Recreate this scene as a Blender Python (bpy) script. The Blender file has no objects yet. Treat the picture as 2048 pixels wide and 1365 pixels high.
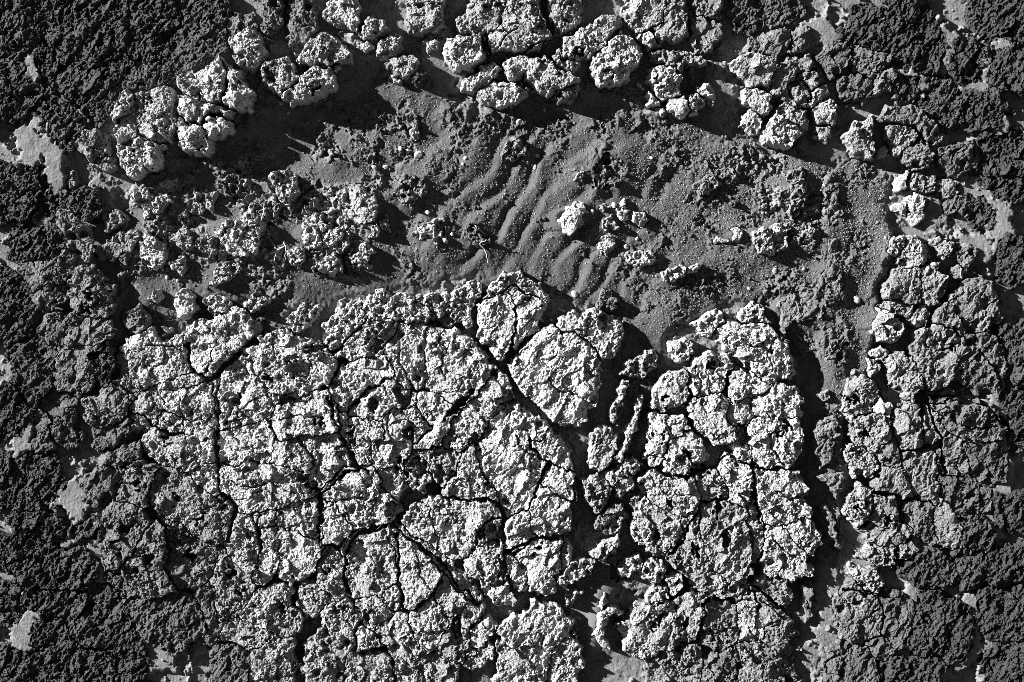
import bpy, math
import numpy as np

# ------------------------------------------------------------------ camera
# 1 photo pixel (2048 wide) = 1 mm on the ground; looking straight down
W, H = 2048.0, 1365.0
REF_Z = 0.018
CAM_H = 4.0
scene = bpy.context.scene
cam_data = bpy.data.cameras.new("camera")
cam = bpy.data.objects.new("camera", cam_data)
scene.collection.objects.link(cam)
cam.location = (0.0, 0.0, REF_Z + CAM_H)
cam.rotation_euler = (0.0, 0.0, 0.0)
cam_data.sensor_width = 36.0
cam_data.lens = 36.0 * CAM_H / (W / 1000.0)
cam_data.clip_start = 0.05
cam_data.clip_end = 500.0
scene.camera = cam
scene.render.resolution_x = 1024
scene.render.resolution_y = 682

# ------------------------------------------------------------------ light
SUN_EL = math.radians(22.0)
SHADOW_DOWN = math.radians(24.0)          # shadows run to the right and a little down the picture
sun_vec = (-math.cos(SHADOW_DOWN) * math.cos(SUN_EL),
           math.sin(SHADOW_DOWN) * math.cos(SUN_EL), math.sin(SUN_EL))   # towards the sun
world = bpy.data.worlds.new("World")
scene.world = world
world.use_nodes = True
wn = world.node_tree.nodes
wl = world.node_tree.links
wn.clear()
sky = wn.new("ShaderNodeTexSky")
sky.sky_type = 'NISHITA'
sky.sun_disc = False
sky.altitude = 2500.0                      # thin clean air: a dark sky and hard shade
sky.air_density = .5
sky.dust_density = .1
sky.sun_elevation = SUN_EL
sky.sun_rotation = math.atan2(sun_vec[0], sun_vec[1])
grey = wn.new("ShaderNodeRGBToBW")        # a black and white photograph
bg = wn.new("ShaderNodeBackground")
bg.inputs["Strength"].default_value = 0.05
wout = wn.new("ShaderNodeOutputWorld")
wl.new(sky.outputs[0], grey.inputs[0])
wl.new(grey.outputs[0], bg.inputs["Color"])
wl.new(bg.outputs[0], wout.inputs[0])

sun_data = bpy.data.lights.new("sun", 'SUN')
sun_data.energy = 5.0
sun_data.angle = math.radians(0.5)
sun_data.color = (1.0, 1.0, 1.0)
sun = bpy.data.objects.new("sun", sun_data)
scene.collection.objects.link(sun)
from mathutils import Vector
sun.rotation_euler = Vector(sun_vec).to_track_quat('Z', 'Y').to_euler()
sun.location = (-3, 1.4, 2)

scene.view_settings.view_transform = 'Standard'
scene.view_settings.look = 'None'
scene.view_settings.gamma = 1.0
scene.view_settings.exposure = 1.95
scene.view_settings.use_curve_mapping = False
scene.cycles.max_bounces = 3
scene.cycles.diffuse_bounces = 2
scene.cycles.glossy_bounces = 1
scene.cycles.use_denoising = False
scene.cycles.pixel_filter_type = 'BLACKMAN_HARRIS'
scene.cycles.filter_width = .85

# ------------------------------------------------------------------ what stands where
# every block of rock is one outline (photo pixels = millimetres on the ground).
# cluster: (key, phrase, axis, noun, height mm, tone, texture, group, [outlines])
# outline: "x,y x,y ..." and optional overrides after "|": h<mm> t<tone> x<texture>
# textures: p pitted, f flaky along the grain, s smoother, k knobbly crust
CL = []  # tones sink towards the margin: fall-off of light put into the rock colour
SCALE = {"upper left boulders": (1.35, 1.22), "top left row": (1.3, 1.2), "top middle": (1.3, 1.15), "top right blocks": (1.25, 1.15), "right upper blocks": (1.1, 1.2),
         "basin left": (0.7, 1.15), "basin middle": (0.75, 1.15), "basin right": (0.72, 1.06), "plateau upper left": (.75, 1.06), "plateau centre left": (.72, 1.06), "plateau middle": (.72, 1.08),
         "plateau right": (.62, 1.06), "plateau foot": (.75, 1.05), "gully": (.8, 1.0), "right plateau upper": (.6, 1.15), "right plateau lower": (.68, 1.05),
         "right slabs upper": (.95, 1.35), "right slabs lower": (.95, 1.4), "left edge": (1.0, 1.2), "lower left corner": (1.0, 1.2)}
# how far the broken foot of a block spreads past its outline (mm)
GROW = {"upper left corner": 15, "upper left boulders": 4, "top left row": 4, "top middle": 5, "top right blocks": 5, "right upper blocks": 6,
        "upper right corner": 15, "left edge": 15, "lower left corner": 16, "basin left": 8, "basin middle": 6, "basin right": 1,
        "plateau upper left": 16, "plateau centre left": 16, "plateau middle": 16, "plateau right": 7, "plateau foot": 16, "gully": 6,
        "right plateau upper": 7, "right plateau lower": 16, "right slabs upper": 11, "right slabs lower": 13}
def cluster(key, phrase, axis, noun, h, t, tex, group, rows):
    CL.append((key, phrase, axis, noun, h, t, tex, group, [r.strip() for r in rows.strip().split("\n")]))

cluster("upper left corner", "among the dark slabs of the upper left corner", "x", "slab", 16, .055, "f", "dark slabs around the margin", """
0,0 110,0 90,50 50,85 0,105
115,0 250,0 258,40 250,90 200,128 122,100 97,60
62,92 120,106 200,135 240,118 252,126 200,198 178,238 120,182 64,150
258,0 340,0 358,50 343,110 325,128 300,122 257,92 264,40
345,0 440,0 447,50 455,95 400,128 350,148 342,112 365,45 |t.075
195,208 300,128 345,138 353,158 320,170 258,176 224,220 188,252 168,260 182,234 |t.075
0,115 58,96 60,152 116,184 116,202 100,238 60,222 0,248
120,190 175,242 165,262 150,275 140,300 122,290 105,250 118,210 |t.07
455,48 475,36 500,42 512,58 476,64 456,82 |t.2
""")
cluster("upper left boulders", "in the cracked boulder group at upper left", "x", "rock", 52, .5, "p", "boulders along the upper edge", """
358,160 395,150 445,122 460,150 455,190 440,214 400,197 372,190
445,122 487,148 480,160 506,185 500,218 480,222 445,214 458,190 460,150 |h58
360,192 372,190 400,197 440,214 470,225 460,240 425,232 408,256 375,250 358,235
425,232 462,240 467,262 440,275 425,282 408,258 |t.62 xs
358,235 375,250 408,257 426,283 416,312 385,310 365,295
224,225 258,180 277,192 276,215 250,238 232,250 |h42
232,252 250,238 278,222 281,277 240,290 228,270 |h36
277,192 316,174 345,180 354,200 351,238 353,262 340,285 316,288 298,280 281,277 279,222 |h38 t.38
238,295 255,290 281,278 292,284 292,346 270,355 250,345 237,335 240,315 |h36
292,284 300,282 330,290 325,310 318,335 295,345 |h40 t.6
148,280 165,268 190,258 210,275 222,292 225,310 200,318 175,322 150,305 |h24 t.27
185,330 205,316 225,311 232,340 215,345 190,340 |h22 t.25
""")
cluster("top left row", "in the rock row along the top edge, left half", "x", "rock", 30, .42, "p", "boulders along the upper edge", """
458,85 475,65 500,55 520,70 532,100 525,130 512,143 490,140 472,118 460,100 |h36 t.5
595,119 616,87 642,68 684,79 700,100 703,124 682,127 682,132 648,132 603,129 |h40 t.44
521,155 537,124 571,116 592,132 598,155 592,169 568,195 545,180 |h42 t.36
598,150 627,140 658,140 671,153 673,174 650,195 611,206 590,211 566,200 592,171 |h46 t.46
668,132 682,129 684,135 678,141 668,142 |h20 t.65 xs
525,0 575,0 568,50 545,75 525,65 |h20 t.16
580,0 615,0 640,40 640,55 600,85 572,95 576,60 |h18 t.15
645,30 690,12 715,12 718,40 712,65 690,55 665,50 |h26 t.5
720,58 740,33 765,38 780,60 765,75 735,78 718,75 |t.36
715,82 735,80 745,95 725,105 712,95 |h20 t.4
745,98 760,85 780,70 800,75 803,95 790,110 775,115 758,112 |t.44
810,40 830,12 870,10 890,30 895,55 870,65 840,72 815,68 806,55 |t.33
850,95 862,75 880,75 870,95 858,102 |h18 t.36
782,119 811,112 835,116 840,132 824,150 811,155 795,148 785,142 |h30 t.34
819,150 838,140 852,148 850,160 835,172 822,168 |h26 t.06 xs
782,148 795,155 808,174 798,170 783,160 |h16 t.55
""")
cluster("top middle", "of the jointed blocks at top centre", "x", "block", 34, .42, "p", "boulders along the upper edge", """
888,111 895,79 922,70 953,74 969,98 969,116 946,137 922,137 908,140 890,126 |h40 t.5
915,50 930,25 970,10 1030,10 1000,50 966,76 930,68 |t.36
966,76 1000,50 1030,10 1055,10 1103,72 1075,103 1040,102 985,107 975,95 |t.4
1085,12 1110,10 1160,10 1165,45 1120,72 1105,65 |h28 t.33
1127,79 1158,61 1211,32 1232,29 1240,55 1215,85 1200,110 1185,121 1163,116 1153,121 1127,116 |t.4
1245,66 1256,74 1277,100 1286,111 1279,129 1264,137 1258,153 1227,171 1195,166 1182,148 1186,122 1202,112 1217,86 |h44 t.54
922,163 960,140 985,120 1000,130 990,158 960,180 945,185 925,178 |h30 t.56
955,188 975,170 995,165 1020,170 1040,172 1055,180 1040,205 1020,212 1000,215 980,205 955,195 |h28 t.5
1000,130 1030,115 1060,118 1090,120 1115,140 1150,155 1165,162 1150,172 1125,182 1095,190 1070,178 1050,165 1050,150 1020,160 |h34 t.44
1110,192 1125,182 1150,170 1160,175 1155,190 1135,203 1115,205 |h34 t.26
1103,118 1122,98 1128,120 1155,126 1150,150 1118,136 |h26 t.36
""")
cluster("top right blocks", "of the jointed blocks at top right", "x", "block", 26, .36, "f", "boulders along the upper edge", """
1275,70 1295,62 1312,85 1318,92 1295,98 1285,85 |t.45
1242,25 1300,8 1335,10 1325,50 1290,62 1275,68 1250,45
1335,10 1365,12 1376,58 1360,78 1320,90 1297,62 1325,50 |t.32
1380,40 1400,35 1440,45 1450,65 1420,85 1425,100 1400,110 1382,80 |t.26 h18
1375,10 1450,10 1440,40 1395,32 |t.22 h16
1303,132 1297,153 1295,166 1311,185 1327,203 1361,190 1361,169 1356,150 1322,129 |h42 t.52 xp
1303,130 1305,105 1330,98 1370,100 1400,110 1412,130 1395,135 1370,130 1358,148 1325,128 |h34 t.3 xk
1293,200 1300,188 1316,205 1318,213 1308,216 1295,208 |h30 t.56 xp
1313,218 1328,215 1330,228 1325,232 1315,226 |h22 t.52 xs
1333,205 1350,195 1370,195 1378,222 1365,237 1345,230 1334,218 |h36 t.62 xs
1375,195 1390,195 1405,205 1395,225 1382,232 1378,210 |h34 t.5 xp
1393,185 1410,168 1420,165 1432,175 1428,195 1422,206 1408,198 |h34 t.52 xp
""")
cluster("right upper blocks", "in the jointed outcrop below the upper right corner", "x", "block", 26, .3, "f", "jointed blocks of the upper right outcrop", """
1455,125 1480,110 1535,112 1550,125 1545,150 1540,178 1520,168 1500,170 1480,160 1470,140 |h32 t.34
1495,105 1500,75 1540,62 1580,60 1585,105 1540,110 |t.2 h20
1583,60 1605,52 1625,70 1622,90 1610,105 1590,103 |t.2 h20
1545,150 1560,128 1590,118 1625,112 1630,130 1590,158 1570,175 1585,205 1600,215 1560,200 1542,182 |t.26
1600,155 1630,138 1640,145 1648,165 1622,178 1615,165 |t.3
1620,182 1660,172 1666,185 1650,195 1620,215 1610,212 1617,198 |t.38
1625,220 1660,195 1672,215 1675,238 1660,250 1640,245 1630,235 |t.36 h32
1570,175 1600,160 1618,182 1615,200 1610,215 1590,205 |t.24
1555,222 1570,207 1610,220 1617,250 1605,262 1570,240 1550,230 |t.34 h30
1525,262 1540,235 1555,230 1595,255 1600,265 1580,290 1567,302 1550,290 1530,278 |t.5 h36 xp
1488,182 1515,180 1535,190 1545,215 1520,228 1490,212 |t.42 h32 xp
1482,232 1510,228 1520,245 1518,265 1500,262 1483,250 |t.46 h30 xp
1633,115 1665,90 1695,78 1705,120 1685,145 1660,160 1645,140 |t.13 h24
1700,80 1740,100 1775,110 1785,130 1750,150 1735,155 1705,135 1700,110 |t.15 h24
1670,165 1690,150 1715,150 1740,155 1745,185 1720,210 1690,200 1675,180 |t.11 h24
1745,165 1785,132 1792,145 1780,175 1760,190 1745,188 |t.22 h26
1632,248 1650,252 1660,262 1650,282 1638,275 |t.3 h22
1690,272 1706,245 1740,235 1745,264 1745,285 1748,298 1740,319 1727,322 1706,306 1692,293 |t.3 h32 xp
1755,245 1775,212 1845,220 1870,245 1882,275 1872,292 1840,275 1820,250 1775,247 |t.2 h28
1775,248 1820,250 1838,272 1815,295 1797,308 1782,298 1775,275 |t.27 h30
1752,305 1775,292 1775,305 1760,312 |t.4 h18 xs
1805,310 1835,280 1860,290 1865,315 1855,338 1830,335 1808,322 |t.2 h28 xp
1877,320 1885,295 1915,285 1950,290 1965,320 1950,345 1910,352 1888,345 |t.11 h24
""")
cluster("upper right corner", "among the dark slabs of the upper right corner", "x", "slab", 15, .055, "f", "dark slabs around the margin", """
1470,0 1590,0 1595,40 1560,52 1500,60 1470,45 |t.12
1690,75 1710,22 1770,20 1775,70 1760,95 1735,100 1710,85 |t.06
1780,0 1830,0 1830,60 1850,90 1862,135 1815,140 1785,110 1778,80 |t.06
1850,20 1880,60 1892,110 1874,135 1852,90 1838,40
1918,92 1960,100 1970,140 1940,170 1900,150
1860,160 1900,155 1930,200 1920,235 1885,255 1860,230 1840,200 |t.07
1940,190 1990,180 2010,220 1990,255 1950,250
1980,100 2048,80 2048,180 2000,175
1935,0 2048,0 2048,70 1980,80 1950,50
1962,270 2048,270 2048,350 1975,345
1800,150 1835,145 1850,185 1830,205 1795,190 1788,170 |t.06
""")
cluster("left edge", "among the dark slabs along the left edge", "y", "slab", 16, .07, "f", "dark slabs around the margin", """
0,335 60,342 80,380 70,408 40,438 0,428 |t.055
28,446 60,464 108,452 130,480 110,520 60,525 30,510 |t.055
86,352 115,390 110,436 78,436 |t.05
116,396 130,386 190,380 196,425 165,440 140,420 |t.07 h20
114,424 140,422 165,442 170,470 186,500 170,510 140,480 120,450 |t.2 h26 xp
42,548 50,530 90,517 120,510 105,555 112,575 113,598 79,617 61,577 |t.16 h24
122,508 130,508 142,522 137,543 122,572 110,570 107,550 |t.18 h26
145,569 158,546 185,543 203,559 211,577 213,628 169,635 148,600 |t.2 h28 xp
80,655 105,638 133,634 126,690 100,680 |t.13 h22
137,634 170,636 212,636 216,662 185,690 130,690 |t.18 h26
0,540 38,552 57,580 75,620 60,660 30,680 0,680 |t.06
30,690 70,690 108,694 106,740 90,790 60,800 35,760 |t.075
118,700 175,692 205,700 190,735 180,770 150,780 120,780 112,740 |t.15 h22
192,722 215,697 221,730 206,760 192,750 |t.08 h24
175,810 185,795 215,785 240,785 258,800 262,810 245,830 220,850 195,850 180,835 |t.2 h26 xp
190,860 215,852 240,852 255,842 240,870 220,890 205,895 190,885 |t.12 h20
200,927 225,907 260,892 270,897 255,920 220,935 |t.16 h20
85,800 110,785 135,790 140,815 120,835 100,838 |t.12 h18 xs
75,835 92,830 100,850 98,890 80,895 |t.11 h18
105,842 125,834 140,817 146,835 135,860 148,875 135,890 120,880 110,860 |t.1 h18
0,780 30,782 50,810 54,848 35,868 0,858 |t.05
0,922 60,915 108,922 114,960 106,1000 60,1020 0,1000 |t.055
""")
cluster("lower left corner", "among the dark slabs of the lower left corner", "y", "slab", 17, .06, "f", "dark slabs around the margin", """
20,1042 60,1032 110,1040 127,1060 116,1078 85,1072 50,1070 |t.05
0,1088 80,1078 108,1110 108,1168 60,1170 30,1140 |t.05
118,1130 130,1110 160,1110 185,1130 180,1150 165,1175 130,1180 115,1160 |t.07
40,1205 100,1188 130,1186 125,1212 90,1228 |t.05
140,1192 180,1177 215,1182 245,1217 270,1260 280,1300 230,1303 190,1290 150,1270 130,1240 132,1212 |t.065
250,1202 290,1207 345,1192 385,1192 400,1230 410,1260 390,1278 360,1296 320,1290 290,1270 265,1235 |t.1 h22
75,1252 122,1247 137,1290 130,1345 92,1345 72,1300 |t.05
150,1312 222,1310 228,1345 150,1345 |t.06
242,1314 272,1312 286,1345 242,1345 |t.06
396,1187 420,1172 430,1200 440,1270 420,1280 406,1240 |t.16 h20
400,1345 440,1285 498,1302 490,1345 |t.12 h20
0,1180 25,1185 40,1230 30,1240 0,1235
0,1300 45,1305 60,1345 0,1345
215,1020 240,1010 275,1015 295,1050 275,1080 265,1100 240,1130 215,1138 212,1100 220,1060 |t.17 h30 xp
282,1092 297,1057 330,1052 337,1100 327,1140 345,1170 310,1193 280,1188 257,1158 247,1132 270,1107 |t.19 h30 xp
218,1142 240,1137 253,1165 278,1193 260,1200 230,1165 |t.12 h22
180,962 215,932 235,942 230,970 200,990 185,1000 |t.15 h22
240,980 255,957 285,937 312,942 302,985 290,1010 265,1005 245,1000 |t.18 h28 xp
160,1060 185,1050 205,1065 200,1085 175,1080 |t.07
""")
cluster("basin left", "of the stones scattered left of the sand basin", "x", "stone", 26, .44, "p", "loose stones of the sand basin", """
263,395 285,380 300,375 305,395 300,425 290,428 275,410 |t.56 h30
305,400 325,390 335,405 325,420 308,425 302,420 |t.5 h32
325,372 335,358 350,358 350,370 338,382 |t.4 h18
137,350 148,342 152,360 146,374 138,365 |t.35 h18
205,440 220,425 245,440 228,452 208,455 |t.27 h20
240,480 250,465 275,462 270,485 255,505 243,495 |t.36
282,490 295,475 320,485 322,510 312,538 300,530 282,515 |t.58 h34
195,495 225,480 238,490 240,510 225,515 200,515 |t.26 h24
345,527 360,515 368,520 362,540 357,545 |t.5 h24
383,400 395,390 405,395 403,415 385,425 |t.34 h22
412,390 425,392 430,405 422,420 413,415 |t.36 h22
345,480 365,460 385,470 385,490 365,495 |t.36 h24
432,464 448,445 469,440 500,446 522,456 519,472 509,498 490,511 472,509 448,488 |t.54 h42
388,485 402,470 425,470 440,487 430,505 418,510 400,500 |t.36 h28 xk
420,572 428,535 445,532 485,522 475,543 448,562 |t.36 h20 xk
350,606 357,590 364,576 380,593 382,620 366,632 |t.66 h38 xs
298,600 303,588 315,585 320,595 310,605 |t.5 h18
243,640 253,625 277,614 293,630 285,656 258,664 |t.24 h24
315,672 325,655 335,660 338,680 322,688 |t.5 h22
413,600 430,592 455,605 450,622 425,625 |t.5 h24
490,600 510,588 535,600 530,615 505,620 492,612 |t.5 h24 xk
566,635 598,620 621,609 634,617 626,638 605,659 587,659 |t.52 h28 xk
545,350 565,342 585,355 594,375 592,400 575,410 560,400 548,380 |t.48 h34 xk
500,415 530,405 555,400 570,412 540,430 510,440 |t.26 h20 xk
435,360 465,350 490,365 480,385 450,390 |t.22 h16 xk
""")
cluster("basin middle", "of the stones along the sand basin's middle", "x", "stone", 28, .5, "k", "loose stones of the sand basin", """
700,375 718,366 735,385 753,405 756,425 748,440 735,450 715,440 705,415 |t.5 h44 xs
735,452 750,442 760,462 750,482 738,478 |t.52 h36
603,450 626,425 648,445 660,452 640,470 648,495 626,498 605,480 |t.56 h32
662,455 685,455 703,466 695,493 682,506 658,508 650,495 644,472 |t.56 h34
624,535 658,510 677,520 680,540 663,552 642,548 |t.52 h30
572,502 590,495 607,505 605,525 592,533 580,525 |t.4 h28
523,502 545,497 566,497 571,525 568,545 540,532 525,518 |t.42 h22
696,515 710,510 718,495 735,484 742,500 740,535 722,535 705,538 |t.52 h26
755,440 775,427 782,445 775,463 762,460 |t.36 h22
780,388 815,355 850,352 853,380 840,400 827,420 808,406 |t.24 h22
824,466 853,438 882,438 890,460 895,488 880,503 864,482 838,482 |t.42 h30
917,461 945,446 966,465 985,482 958,493 938,488 |t.17 h18
1111,448 1137,416 1161,406 1180,416 1163,432 1158,448 1145,461 |t.62 h30 xs
1235,420 1250,410 1262,420 1258,435 1245,440 1235,430 |t.48 h24 xp
1270,425 1285,430 1292,445 1282,452 1272,442 |t.5 h26 xp
1205,445 1225,428 1232,438 1240,452 1222,458 1210,462 |t.42 h20
1195,415 1210,405 1222,412 1220,420 1205,422 |t.42 h16
1200,495 1212,475 1228,478 1228,492 1212,503 |t.54 h20 xp
1245,509 1279,503 1314,503 1314,514 1300,532 1277,535 1258,522 |t.52 h28
1314,548 1332,538 1369,532 1409,525 1406,532 1374,548 1350,561 1332,567 |t.5 h30
1005,300 1015,285 1035,275 1055,285 1050,305 1035,315 1020,325 1008,320 |t.3 h24
1150,360 1155,340 1170,335 1175,350 1165,365 |t.46 h26
1178,370 1184,330 1210,302 1240,312 1258,340 1240,378 1210,383 |t.17 h18
813,262 822,250 833,250 836,265 825,275 |t.48 h18 xp
1205,572 1225,592 1245,610 1222,622 1192,618 |t.2 h16
""")
cluster("basin right", "of the crusts on the sand basin's right side", "x", "stone", 24, .46, "k", "loose stones of the sand basin", """
1375,370 1400,350 1420,345 1435,350 1450,365 1440,380 1420,395 1405,400 1385,385 |t.3 h24
1448,402 1475,395 1487,412 1468,424 1452,418 |t.2 h16
1425,475 1440,462 1455,470 1458,482 1445,490 1428,485 |t.6 h26 xs
1454,455 1475,450 1493,460 1490,480 1475,488 1462,484 |t.56 h28 xp
1456,491 1478,491 1476,505 1460,503 |t.5 h20 xp
1560,335 1608,332 1622,380 1612,425 1590,445 1565,425 1575,385 |t.3 h26
1497,460 1560,440 1580,455 1580,500 1545,518 1512,508 1497,485 |t.48 h36
1595,450 1625,435 1637,455 1630,490 1610,480 |t.3 h26
1510,405 1535,395 1550,410 1530,425 1512,420 |t.3 h18
1555,590 1585,560 1640,565 1658,600 1648,645 1590,650 1570,676 1557,655 |t.21 h16 xf
1652,362 1680,362 1690,420 1688,460 1660,468 1650,420 |t.21 h16 xf
1655,474 1685,467 1690,520 1690,598 1660,608 1645,570 1650,520 |t.21 h22 xf
1640,680 1655,652 1690,642 1700,690 1690,740 1670,750 1645,720 |t.21 h18 xf
1635,790 1655,772 1670,790 1665,805 1645,810 |t.3 h22
1630,842 1665,827 1690,850 1675,890 1660,935 1640,945 1630,910 1628,870 |t.21 h24 xf
1632,952 1655,948 1690,942 1695,980 1680,1008 1660,982 |t.21 h20 xf
1637,1012 1650,1002 1670,1030 1680,1080 1690,1108 1665,1098 1655,1060 |t.21 h18 xf
1602,1168 1630,1162 1628,1200 1625,1240 1610,1250 1603,1215 |t.21 h20 xf
1700,530 1712,505 1722,520 1718,545 1705,550 |t.12 h12
""")
cluster("plateau upper left", "along the pale plateau's upper left rim", "x", "block", 36, .58, "p", "pale blocks of the cracked plateau", """
252,690 285,672 320,665 345,680 365,678 372,700 378,735 370,748 330,762 290,778 268,770 260,740
372,690 388,660 415,652 430,680 425,720 405,750 390,745 380,715
415,652 445,640 490,620 502,665 480,685 455,715 430,745 410,750 427,720 432,680
240,720 250,718 262,745 275,780 262,795 245,770 |t.36 h26
325,767 370,754 398,757 393,767 330,779 318,790 |t.5 h30
330,786 405,772 420,775 430,810 415,840 390,840 360,830 335,815
277,792 318,778 320,800 316,830 300,840 282,830 264,823 |t.42 h30
262,822 280,818 290,840 288,855 270,850 |t.34 h24
320,837 345,827 365,840 366,863 345,868 330,855 |h32
370,847 415,840 430,832 432,872 405,880 375,868
300,867 345,872 365,870 378,900 398,923 380,943 345,930 310,905 295,885 |t.42 h28
372,872 405,882 430,877 432,923 402,928 380,900
402,935 432,928 438,980 430,995 397,975 387,950 |t.52
298,960 345,937 383,957 398,980 438,1000 455,1000 465,1012 460,1040 445,1080 410,1088 380,1060 350,1040 320,1020 300,990 |t.3 h28
330,1042 365,1052 400,1092 430,1100 415,1150 395,1178 350,1160 332,1120 340,1080 |t.24 h26
""")
cluster("plateau centre left", "in the pale plateau left of its curved crack", "y", "block", 38, .6, "p", "pale blocks of the cracked plateau", """
432,775 455,740 500,715 520,755 548,810 530,840 500,850 440,855
500,712 530,688 575,672 600,682 598,705 640,712 660,722 645,760 600,790 590,800 550,808 522,755 |h42
550,812 590,800 645,790 660,815 672,865 600,872 550,876 545,850
440,858 500,852 530,842 545,850 548,878 540,925 500,923 442,930
550,880 595,878 625,925 615,945 592,937 542,926
600,876 672,868 685,890 690,915 660,945 635,970 615,975 618,945 630,925
442,933 500,926 590,940 612,975 625,985 590,1000 545,1020 500,1025 480,1010 465,990 445,990 |t.54
470,1040 495,1030 512,1055 520,1090 515,1130 490,1145 470,1125 458,1095 |t.5 h34
532,1052 557,1052 557,1130 545,1142 530,1172 505,1160 517,1130 522,1092 |t.46 h34
555,1045 560,1030 600,1005 632,995 636,1020 638,1050 645,1070 610,1072 590,1056 |t.54
560,1052 590,1060 610,1075 635,1100 630,1120 615,1140 590,1145 570,1150 557,1130 558,1090 |t.54 h36
640,1000 660,1005 680,1030 695,1065 670,1080 650,1075 640,1050 636,1020 |t.54
502,1022 545,1022 556,1035 552,1050 530,1050 512,1045 |t.5 h34
""")
cluster("plateau middle", "in the pale plateau right of its curved crack", "x", "block", 38, .58, "p", "pale blocks of the cracked plateau", """
660,650 690,615 725,612 730,640 700,670 668,685 |xk h34
725,612 765,600 810,600 850,612 858,632 835,642 800,636 770,640 735,640 |xk h32
700,672 735,642 770,642 788,655 765,690 752,712 720,720 685,708 |xk h36
840,600 870,592 900,600 920,585 950,575 962,600 940,610 925,625 930,645 900,640 870,620 |xk h28 t.52
772,700 795,665 835,652 852,668 848,715 852,745 830,765 800,765 785,745
852,668 900,670 935,682 952,700 975,735 962,762 940,790 915,812 890,800 865,770 853,742 850,712 |h40
680,770 700,735 730,722 765,715 780,725 790,750 770,760 735,775 720,800 690,820 675,800
720,800 735,777 772,763 800,770 815,790 835,800 815,815 780,820 765,840 730,835 700,830
690,835 735,838 765,842 770,875 745,880 735,905 742,930 715,925 700,890 685,860
768,842 785,822 830,815 845,840 865,850 850,870 820,880 815,905 795,925 770,935 745,930 738,905 748,882 772,876
838,800 870,785 895,805 912,815 890,860 870,890 850,900 830,890 855,870 868,850 850,840
915,830 960,790 985,765 1005,760 1015,775 1010,800 990,830 960,870 935,890 910,905 895,890 |h34
642,992 665,975 700,950 720,935 745,940 760,955 770,990 780,1025 775,1035 740,1045 715,1055 700,1040 680,1010 650,1000 |t.54
762,945 790,940 800,955 798,975 785,985 762,970 |h30
820,922 835,902 860,892 868,900 850,930 850,960 835,970 825,945 |xk h28 t.46
872,907 900,897 915,910 900,950 880,958 864,940 |xk h22 t.34
815,1050 835,1020 860,1020 868,1060 868,1090 840,1075 820,1070 |t.52
862,1010 900,1010 975,1000 990,1025 950,1075 935,1100 912,1112 882,1095 870,1060 |t.52
925,905 950,895 970,955 995,998 940,1000 905,985 912,955 |t.5 h34
""")
cluster("plateau right", "in the smooth right half of the pale plateau", "y", "block", 42, .64, "f", "pale blocks of the cracked plateau", """
962,605 985,570 1010,550 1040,548 1080,572 1094,598 1085,600 1065,590 1030,572 1000,580 975,595 |h36 xk t.54
1028,620 1066,592 1090,602 1083,630 1075,652 1050,680 1022,705 1030,650
955,640 965,605 985,592 1015,588 1028,618 1030,650 1020,704 1000,715 985,705 960,672
1018,585 1035,575 1063,590 1030,615 |h40
1020,730 1050,695 1075,670 1100,655 1130,665 1160,675 1180,690 1195,720 1200,745 1195,770 1190,800 1175,820 1160,850 1130,850 1100,840 1060,800 1030,765 1020,745 |h46
1115,640 1130,630 1160,630 1200,620 1245,650 1250,665 1235,690 1230,710 1200,710 1185,690 1170,670 1130,660 |h42 xp t.56
1010,815 1035,815 1080,850 1095,860 1085,880 1060,880 1072,915 1098,926 1078,965 1058,1015 1020,1030 1000,1000 975,960 955,925 955,890 985,845
1095,860 1140,905 1150,930 1145,945 1100,925 1076,912 1062,882 1087,880 |h40
1102,928 1145,948 1148,975 1150,1000 1130,1001 1080,965
1079,968 1128,1003 1145,1005 1142,1050 1110,1070 1075,1075 1065,1060 1056,1020 |h44
1013,1100 1015,1050 1030,1030 1055,1028 1065,1060 1073,1075 1040,1090 1025,1103
1035,1110 1065,1085 1095,1078 1120,1085 1118,1110 1112,1150 1105,1175 1090,1187 1065,1180 1055,1155 1045,1130 |h44
1018,1107 1030,1112 1045,1140 1058,1170 1050,1185 1030,1175 1022,1140
1118,1100 1130,1085 1142,1110 1140,1135 1125,1130 |h32 xp
""")
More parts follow.
